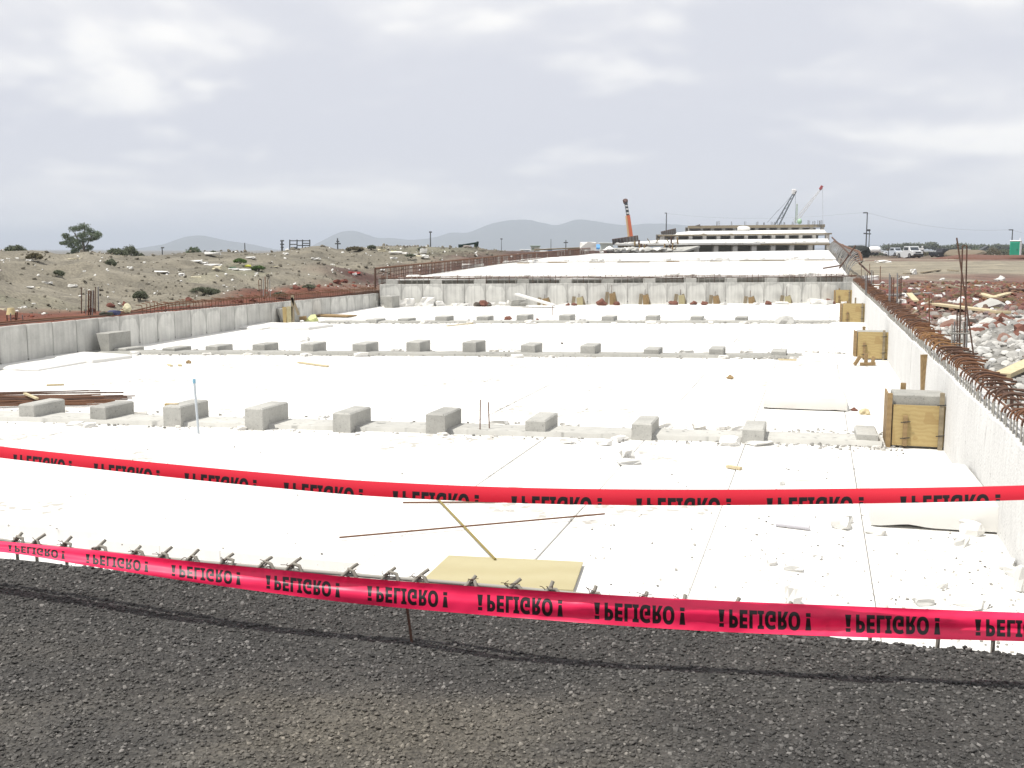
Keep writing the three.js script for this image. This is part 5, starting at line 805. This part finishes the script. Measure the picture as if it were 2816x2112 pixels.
{ const D = 128; solo('rusty_sheet', 'rust brown sheet wall hanging under a dark beam left of the ramp deck', 'sheet', tf(new THREE.BoxGeometry(2.2, 0.75, 0.08), at(1586, 690, D)), mat(rgb(0.09, 0.045, 0.035), 0.95)); solo('timber_beam', 'long dark beam running above the rust brown sheet', 'beam', bar(at(1470, 687, 118), at(1632, 680, 128), 0.09, 6), M.woodGrey); }
[[1482, 710, 0.6, 0.28, 92], [1497, 709, 0.7, 0.6, 92], [1578, 699, 0.8, 0.2, 100], [1605, 697, 0.8, 0.3, 100], [1618, 695, 1.4, 1.0, 102], [1650, 697, 0.7, 0.2, 102], [1300, 737, 1.4, 0.28, 68], [1403, 724, 0.9, 0.18, 76]].forEach(([px, py, w, h, D], i) => solo('foam_offcut', ['squat foam offcut at the left edge of the second ramp bay', 'rounded foam offcut at the left edge of the second ramp bay', 'low foam offcut below the rust brown sheet', 'flat foam offcut before the white cabin', 'big upright foam offcut left of the white cabin', 'small flat foam offcut under the white cabin', 'long foam offcut lying against the rusty mesh', 'thin foam offcut by the rusty mesh near the ramp step'][i], 'foam offcut', tf(chunk(w, h, w * 0.6, 500 + i, 0.15), at(px, py, D)), M.foamPlain));

// cranes
{
  const D = 185, S = (x, y, z = 0) => at(x, y, D + z), g = thing('mobile_crane', 'orange telescopic crane boom raised behind the ramp', 'crane', S(1738, 700));
  const seg = (a, b, w, m) => boardBetween(a, b, w, w * 0.9, V(0, 0, 1));
  part(g, 'boom', seg(S(1738, 668), S(1727, 592), 0.62), mat(rgb(0.62, 0.14, 0.05), 0.5));
  part(g, 'boom_side', seg(S(1730, 663, -0.2), S(1722, 594, -0.2), 0.28), mat(rgb(0.62, 0.42, 0.22), 0.6));
  part(g, 'upper_boom', seg(S(1727, 594), S(1721, 556), 0.5), M.darkMetal); part(g, 'boom_head', tf(rock(0.42, 2, 1.1), S(1720, 555)), mat(rgb(0.10, 0.05, 0.04), 0.7));
  for (const y of [586, 575, 566]) part(g, 'plate', tf(new THREE.BoxGeometry(0.42, 0.2, 0.6), S(1727 - (594 - y) * 0.16, y)), M.white);
  part(g, 'cab', tf(chamfer(2.4, 1.8, 2.2, 0.1), S(1745, 712)), mat(rgb(0.6, 0.3, 0.1), 0.5));
}
function lattice(label, a, b, D, w, m, tipM, name = 'lattice_crane') {
  const A = at(...a, D), B = at(...b, D), g = thing(name, label, 'crane', A.clone()), d = B.clone().sub(A), L = d.length(); d.normalize(); const side = V(0, 0, 1).cross(d).normalize(), n = Math.round(L / (w * 1.3));
  for (const [s, z] of [[-1, -1], [1, -1], [-1, 1], [1, 1]]) part(g, 'chord', bar(A.clone().addScaledVector(side, s * w / 2).add(V(0, 0, z * w / 2)), B.clone().addScaledVector(side, s * w * 0.22).add(V(0, 0, z * w * 0.22)), w * 0.09, 4), m);
  for (let i = 0; i < n; i++) { const u = i / n, v = (i + 1) / n, ww = q => w * lerp(0.5, 0.22, q); part(g, 'lacing', bar(A.clone().lerp(B, u).addScaledVector(side, (i % 2 ? 1 : -1) * ww(u)).add(V(0, 0, -ww(u))), A.clone().lerp(B, v).addScaledVector(side, (i % 2 ? -1 : 1) * ww(v)).add(V(0, 0, -ww(v))), w * 0.06, 4), m); }
  part(g, 'tip', tf(rock(w * 0.45, 7, 1), B), tipM); return { g, A, B };
}
{
  const D = 260, k = M.darkMetal, dk = mat(rgb(0.10, 0.12, 0.14), 0.6);
  const c1 = lattice('dark lattice crane boom leaning right above the ramp', [2136, 620], [2186, 528], D, 0.95, dk, k);
  part(c1.g, 'jib_head', tf(chamfer(0.9, 1.2, 0.8, 0.1), at(2183, 534, D)), M.white);
  part(c1.g, 'cable', bar(at(2187, 528, D), at(2188, 610, D), 0.03, 4), dk); part(c1.g, 'stay', bar(at(2140, 580, D), at(2184, 530, D), 0.03, 4), dk); part(c1.g, 'stay', bar(at(2110, 612, D), at(2142, 576, D), 0.04, 4), dk);
  const c2 = lattice('pale thin crane boom with a red tip, rightmost of the cranes', [2186, 612], [2258, 518], D + 25, 0.7, mat(rgb(0.55, 0.56, 0.57), 0.6), mat(rgb(0.35, 0.05, 0.05), 0.6));
  part(c2.g, 'tip_section', boardBetween(at(2255, 521, D + 25), at(2261, 511, D + 25), 0.6, 0.6, V(0, 0, 1)), mat(rgb(0.35, 0.05, 0.05), 0.6));
  part(c2.g, 'cable', bar(at(2262, 513, D + 25), at(2263, 620, D + 25), 0.035, 4), mat(rgb(0.4, 0.41, 0.42), 0.6)); part(c2.g, 'stay', bar(at(2258, 517, D + 25), at(2180, 606, D + 25), 0.035, 4), mat(rgb(0.4, 0.41, 0.42), 0.6));
  lattice('slender pale green mast between the two crane booms', [2189, 615], [2192, 562], D + 10, 0.45, mat(rgb(0.38, 0.48, 0.36), 0.7), mat(rgb(0.5, 0.55, 0.5), 0.7), 'mast');
  solo('water_tank', 'small pale green tank among the bars on top of the ramp', 'tank', tf(new THREE.SphereGeometry(0.42, 14, 10).scale(1, 1.25, 1), at(2199, 609, 197)), mat(rgb(0.33, 0.5, 0.33), 0.6));
}
// bars on the top deck
[[1974, 608, 4], [2011, 609, 2], [2048, 609, 2], [2082, 610, 3], [2100, 611, 3], [2126, 610, 4], [2155, 611, 4], [2181, 610, 4], [2222, 606, 3], [2237, 608, 4], [2254, 606, 6]].forEach(([px, y, n], i) => { const D = 195, b = at(px, 621, D), list = []; for (let k = 0; k < n; k++) list.push([V((k - n / 2) * 0.16, -0.2, h3(k, i, 1)), V((k - n / 2) * 0.16 + (h3(i, k, 7) - 0.5) * 0.2, (617 - y - 2 * h3(i, k, 9)) * D / FOCAL + 0.3, h3(k, i, 1)), 0.035]); cluster(b, list, [M.darkMetal, M.steel], `${ordinal[i]} tuft of bars from the left on the topmost deck`, 'starter_tuft').userData.group = 'bar tufts on the top deck'; });
solo('foam_heap', 'rounded white heap on the topmost foam band', 'heap', tf(rock(1.15, 31, 0.62, 3, 0.25).scale(1.0, 0.8, 1), at(2045, 630, 186)), M.foamPlain);
// tilted mesh plates on the left shoulders of the decks
[[1684, 662, 1754, 652, 118, 1.0, 'lowest'], [1818, 641, 1858, 632, 153, 1.0, 'middle'], [1897, 629, 1925, 621, 192, 1.0, 'uppermost']].forEach(([x0, y0, x1, y1, D, h, w]) => {
  const a = at(x0, y0, D), b = at(x1, y1, D), g = thing('curved_mesh_plate', `${w} of the dark curved mesh plates on the left shoulder of the ramp`, 'mesh plate', a.clone(), 'dark mesh plates on the ramp shoulder'), u = V(-0.15, 1, 0.25).normalize(), n = 16, H = 16 * D / FOCAL;
  part(g, 'plate', boardBetween(a.clone().addScaledVector(u, -H * 0.25), b.clone().addScaledVector(u, -H * 0.25), 0.12, H * 0.9, V(0, 0.97, 0.24)), mat(rgb(0.14, 0.135, 0.13), 0.95));
  for (let i = 0; i <= n; i++) { const p = a.clone().lerp(b, i / n); part(g, 'bar', bar(p.clone().addScaledVector(u, -H * 0.75).add(V(0, 0, 0.12)), p.clone().addScaledVector(u, H * 0.28).add(V(0, 0, 0.12)), 0.03, 4), i % 2 ? M.steel : M.rustDark); }
  part(g, 'edge_bar', bar(a.clone().addScaledVector(u, H * 0.2), b.clone().addScaledVector(u, H * 0.2), 0.07, 5), M.rustDark);
});
{ // timber props and broken slab under the lowest deck's left end
  const D = 111, S = (x, y, z = 0) => at(x, y, D + z), rnd = mul32(71);
  [[1758, 668, 692], [1764, 670, 692], [1772, 672, 690], [1778, 672, 691], [1746, 662, 676], [1758, 660, 672], [1828, 670, 688], [1842, 672, 690], [1850, 668, 690], [1846, 650, 670], [1862, 652, 672]].forEach(([x, y0, y1], i) => solo('timber_prop', `${ordinal[i]} dark timber prop at the left end of the lowest deck`, 'prop', bar(S(x, y0), S(x + (rnd() - 0.5) * 5, y1), 0.09, 5), i % 2 ? M.rustDark : M.wood, 'props under the lowest deck'));
  [[1838, 676, 1850, 690], [1862, 676, 1852, 690], [1788, 668, 1780, 656], [1804, 668, 1812, 656], [1832, 655, 1840, 668]].forEach(([x0, y0, x1, y1], i) => solo('timber_prop', `${ordinal[i]} slanting brace at the left end of the lowest deck`, 'prop', bar(S(x0, y0), S(x1, y1), 0.05, 5), M.woodGrey, 'braces at the lowest deck'));
  part(thing('deck_edge_beam', 'dark edge beam continuing the lowest deck to the left', 'beam', W1deckA.clone()), 'beam', bar(S(1700, 677), S(1868, 672, 2), 0.16, 6), M.woodGrey);
  solo('broken_slab', 'pale broken slab sloping down beneath the left end of the lowest deck', 'slab', slabGeo(S(1700, 693, -2), S(1880, 690, 0), S(1925, 676, 2), S(1860, 676, 3), 0.2), M.concretePale);
  for (let i = 0; i < 12; i++) solo('rubble_piece', 'pale lump in the rubble under the left end of the lowest deck', 'rubble', tf(rock(0.3 + 0.35 * rnd(), i + 400, 0.6), S(1672 + i * 15 + rnd() * 8, 690 - rnd() * 4, -3 - rnd() * 3), i), i % 3 ? M.greyStone : M.foamPlain, 'rubble under the lowest deck');
}

// ---------------------------------------------------------------- vehicles, toilets and growth on the right skyline
function pickup(px, py, D, turn, label, body, scale = 1) {
  const b = at(px, py, D), g = thing('parked_vehicle', label, 'vehicle', b.clone(), 'vehicles parked on the skyline'), L = (geo, x, y, z) => tf(geo.translate(x, y, z).scale(scale, scale, scale), b, turn), bm = mat(rgb(...body), 0.35), gl = mat(rgb(0.04, 0.05, 0.06), 0.15);
  const s = new THREE.Shape(); for (const [x, y] of [[-2.2, 0.42], [-2.25, 0.95], [-0.4, 1.0], [-0.15, 1.68], [1.05, 1.7], [1.4, 1.08], [2.15, 0.98], [2.25, 0.45]]) s.lineTo(x, y);
  s.closePath(); const e = new THREE.ExtrudeGeometry(s, { depth: 1.56, bevelEnabled: true, bevelThickness: 0.08, bevelSize: 0.06, bevelSegments: 2 }); e.translate(0, 0, -0.78); part(g, 'body', L(flat(e), 0, 0, 0), bm);
  const win = new THREE.BoxGeometry(0.03, 0.5, 1.36).rotateZ(0.52); part(g, 'windscreen', L(win, 1.31, 1.4, 0), gl);
  for (const z of [-0.88, 0.88]) part(g, 'side_window', L(new THREE.BoxGeometry(1.1, 0.42, 0.02), 0.45, 1.4, z), gl);
  part(g, 'bumper', L(chamfer(0.12, 0.22, 1.6, 0.03), 2.36, 0.4, 0), M.black); part(g, 'grille', L(new THREE.BoxGeometry(0.03, 0.2, 1.0), 2.33, 0.8, 0), M.black);
  for (const z of [-0.62, 0.62]) part(g, 'headlight', L(new THREE.BoxGeometry(0.03, 0.16, 0.3), 2.335, 0.84, z), M.white);
  for (const [x, z] of [[-1.4, -0.78], [-1.4, 0.78], [1.4, -0.78], [1.4, 0.78]]) { const w = part(g, 'wheel', L(new THREE.CylinderGeometry(0.36, 0.36, 0.24, 16).rotateX(Math.PI / 2), x, 0.36, z), M.black); sub(g, w, 'rim', L(new THREE.CylinderGeometry(0.2, 0.2, 0.26, 12).rotateX(Math.PI / 2), x, 0.36, z), M.steel); }
}
pickup(2500, 709, 150, -1.35, 'white pickup truck facing the camera on the far track', [0.6, 0.62, 0.63], 0.92);
pickup(2457, 703, 165, -1.2, 'smaller pale car left of the white pickup truck', [0.5, 0.54, 0.6], 0.7);
pickup(2586, 707, 150, 0.4, 'dark vehicle at the foot of the earth heap right of the pickup', [0.03, 0.03, 0.035], 0.7);
{ const b = at(2404, 701, 165), g = thing('white_tank_trailer', 'white rounded trailer on the skyline left of the far car', 'trailer', b.clone()); part(g, 'tank', tf(new THREE.CapsuleGeometry(0.55, 0.9, 6, 12).rotateZ(Math.PI / 2), b.clone().add(V(0, 0.75, 0))), M.white); part(g, 'drawbar', bar(b.clone().add(V(0.9, 0.4, 0)), b.clone().add(V(1.9, 0.2, 0.3)), 0.06, 5), M.white); for (const x of [-0.3, 0.3]) part(g, 'wheel', tf(new THREE.CylinderGeometry(0.22, 0.22, 0.9, 12).rotateX(Math.PI / 2), b.clone().add(V(x, 0.2, 0))), M.black); }
{ const D = 150, b = at(2535, 706, D), g = thing('small_sign', 'small pale panel on a dark post right of the pickup truck', 'sign', b.clone()); part(g, 'post', tf(chamfer(0.32, 0.95, 0.2, 0.03), b), M.darkMetal); part(g, 'panel', tf(chamfer(0.75, 0.3, 0.1, 0.03), b.clone().add(V(-0.2, 0.92, 0.05))), M.white); part(g, 'finial', tf(rock(0.13, 3, 1), b.clone().add(V(0.05, 1.4, 0))), M.white); }
{ // portable toilets
  const mk = (px, py, D, label, turn) => {
    const b = at(px, py, D), g = thing('portable_toilet', label, 'portable toilet', b.clone(), undefined), L = (geo, x, y, z) => tf(geo.translate(x, y, z), b, turn), gr = mat(rgb(0.012, 0.33, 0.20), 0.45), gd = mat(rgb(0.008, 0.25, 0.15), 0.45);
    part(g, 'skid', L(chamfer(1.2, 0.14, 1.2, 0.02), 0, 0, 0), M.black); part(g, 'cabin', L(chamfer(1.12, 2.0, 1.12, 0.03), 0, 0.14, 0), gr);
    part(g, 'roof', L(chamfer(1.2, 0.14, 1.2, 0.05), 0, 2.12, 0), M.white); part(g, 'back_panel', L(chamfer(0.06, 1.95, 1.06, 0.01), 0.58, 0.16, 0), M.white);
    const d = part(g, 'door', L(chamfer(0.86, 1.8, 0.04, 0.01), 0, 0.18, 0.575), gd); sub(g, d, 'handle', L(chamfer(0.06, 0.2, 0.05, 0.01), 0.3, 1.0, 0.61), M.black);
    for (const y of [1.75, 1.85]) part(g, 'vent', L(new THREE.BoxGeometry(0.02, 0.05, 0.8), -0.57, y, 0), M.black);
    part(g, 'vent_pipe', L(new THREE.CylinderGeometry(0.05, 0.05, 0.4, 8), 0.4, 2.4, -0.4), M.white);
  };
  mk(2791, 711, 133, 'bright green portable toilet with a white side on the right skyline', -0.62);
}
{ // earth heap, machine and bushes
  solo('earth_heap', 'brown earth heap on the far side of the track', 'heap', tf(rock(3.4, 14, 0.32, 4, 0.35), at(2645, 708, 150)), mat(rgb(0.17, 0.14, 0.10), 1));
  solo('earth_heap', 'long reddish earth bank before the green toilets', 'heap', tf(rock(3.2, 24, 0.2, 4, 0.35).scale(2.2, 1, 1), at(2730, 713, 132)), mat(rgb(0.13, 0.06, 0.04), 1));
  solo('earth_heap', 'small heap of dark rubble on the skyline beside the ramp', 'heap', tf(rock(1.9, 34, 0.55, 3, 0.5), at(2356, 698, 150)), mat(rgb(0.02, 0.022, 0.018), 1));
  { const b = at(2690, 700, 150), g = thing('old_trailer', 'dark wrecked trailer on the skyline left of the green toilets', 'trailer', b.clone()); part(g, 'bed', tf(chamfer(1.6, 0.45, 1.2, 0.05), b.clone().add(V(-0.6, 0.2, 0))), M.black); part(g, 'hopper', boardBetween(b.clone().add(V(0.2, 0.5, 0)), b.clone().add(V(1.2, 1.1, 0)), 1, 0.3), M.darkMetal); part(g, 'side_panel', tf(chamfer(1.2, 0.5, 0.1, 0.02), b.clone().add(V(-1.8, 0.3, 0.3))), M.greyStone); for (const x of [-0.9, -0.2]) part(g, 'wheel', tf(new THREE.CylinderGeometry(0.28, 0.28, 0.9, 12).rotateX(Math.PI / 2), b.clone().add(V(x, 0.25, 0))), M.black); }
  const rnd = mul32(81), names = ['dry greenish', 'dusty olive', 'brown twiggy', 'dark green'], where = ['beside the tall pole', 'between the tall pole and the far car', 'behind the far car', 'left of the pickup truck', 'behind the pickup truck', 'right of the pickup truck', 'behind the small pale panel', 'right of the small pale panel', 'behind the dark vehicle', 'left of the earth heap', 'behind the earth heap', 'right of the earth heap', 'behind the wrecked trailer', 'right of the wrecked trailer', 'left of the green toilets', 'just left of the green toilets', 'behind the green toilets', 'at the right edge of the skyline', 'right of the green toilets'];
  where.forEach((w, i) => { const px = 2395 + i * 24 + (rnd() - 0.5) * 10, h = 10 + rnd() * 12 + (i > 11 ? 6 : 0); bush(px, 704, 44, h, 172 + rnd() * 14, `${names[i % 4]} bush on the right skyline ${w}`, [LEAF3, LEAF2, DRY, LEAF2][i % 4], 300 + i, 0.14, 420); });
  const far = []; for (let i = 0; i < 40; i++) { const px = 2430 + i * 11 + rnd() * 8; far.push([at(px, 683 - 4 * rnd() - (px > 2490 && px < 2570 ? 5 : 0), 420), 2.2, 0.9 + rnd() * 0.5, 2]); }
  const o = struct('treeline', leaves(far, 160, 0.6, 7), LEAF2, 'stuff'); o.userData.label = 'far dark treeline on the right horizon'; o.userData.category = 'treeline';
}

renderer.render(scene, camera);
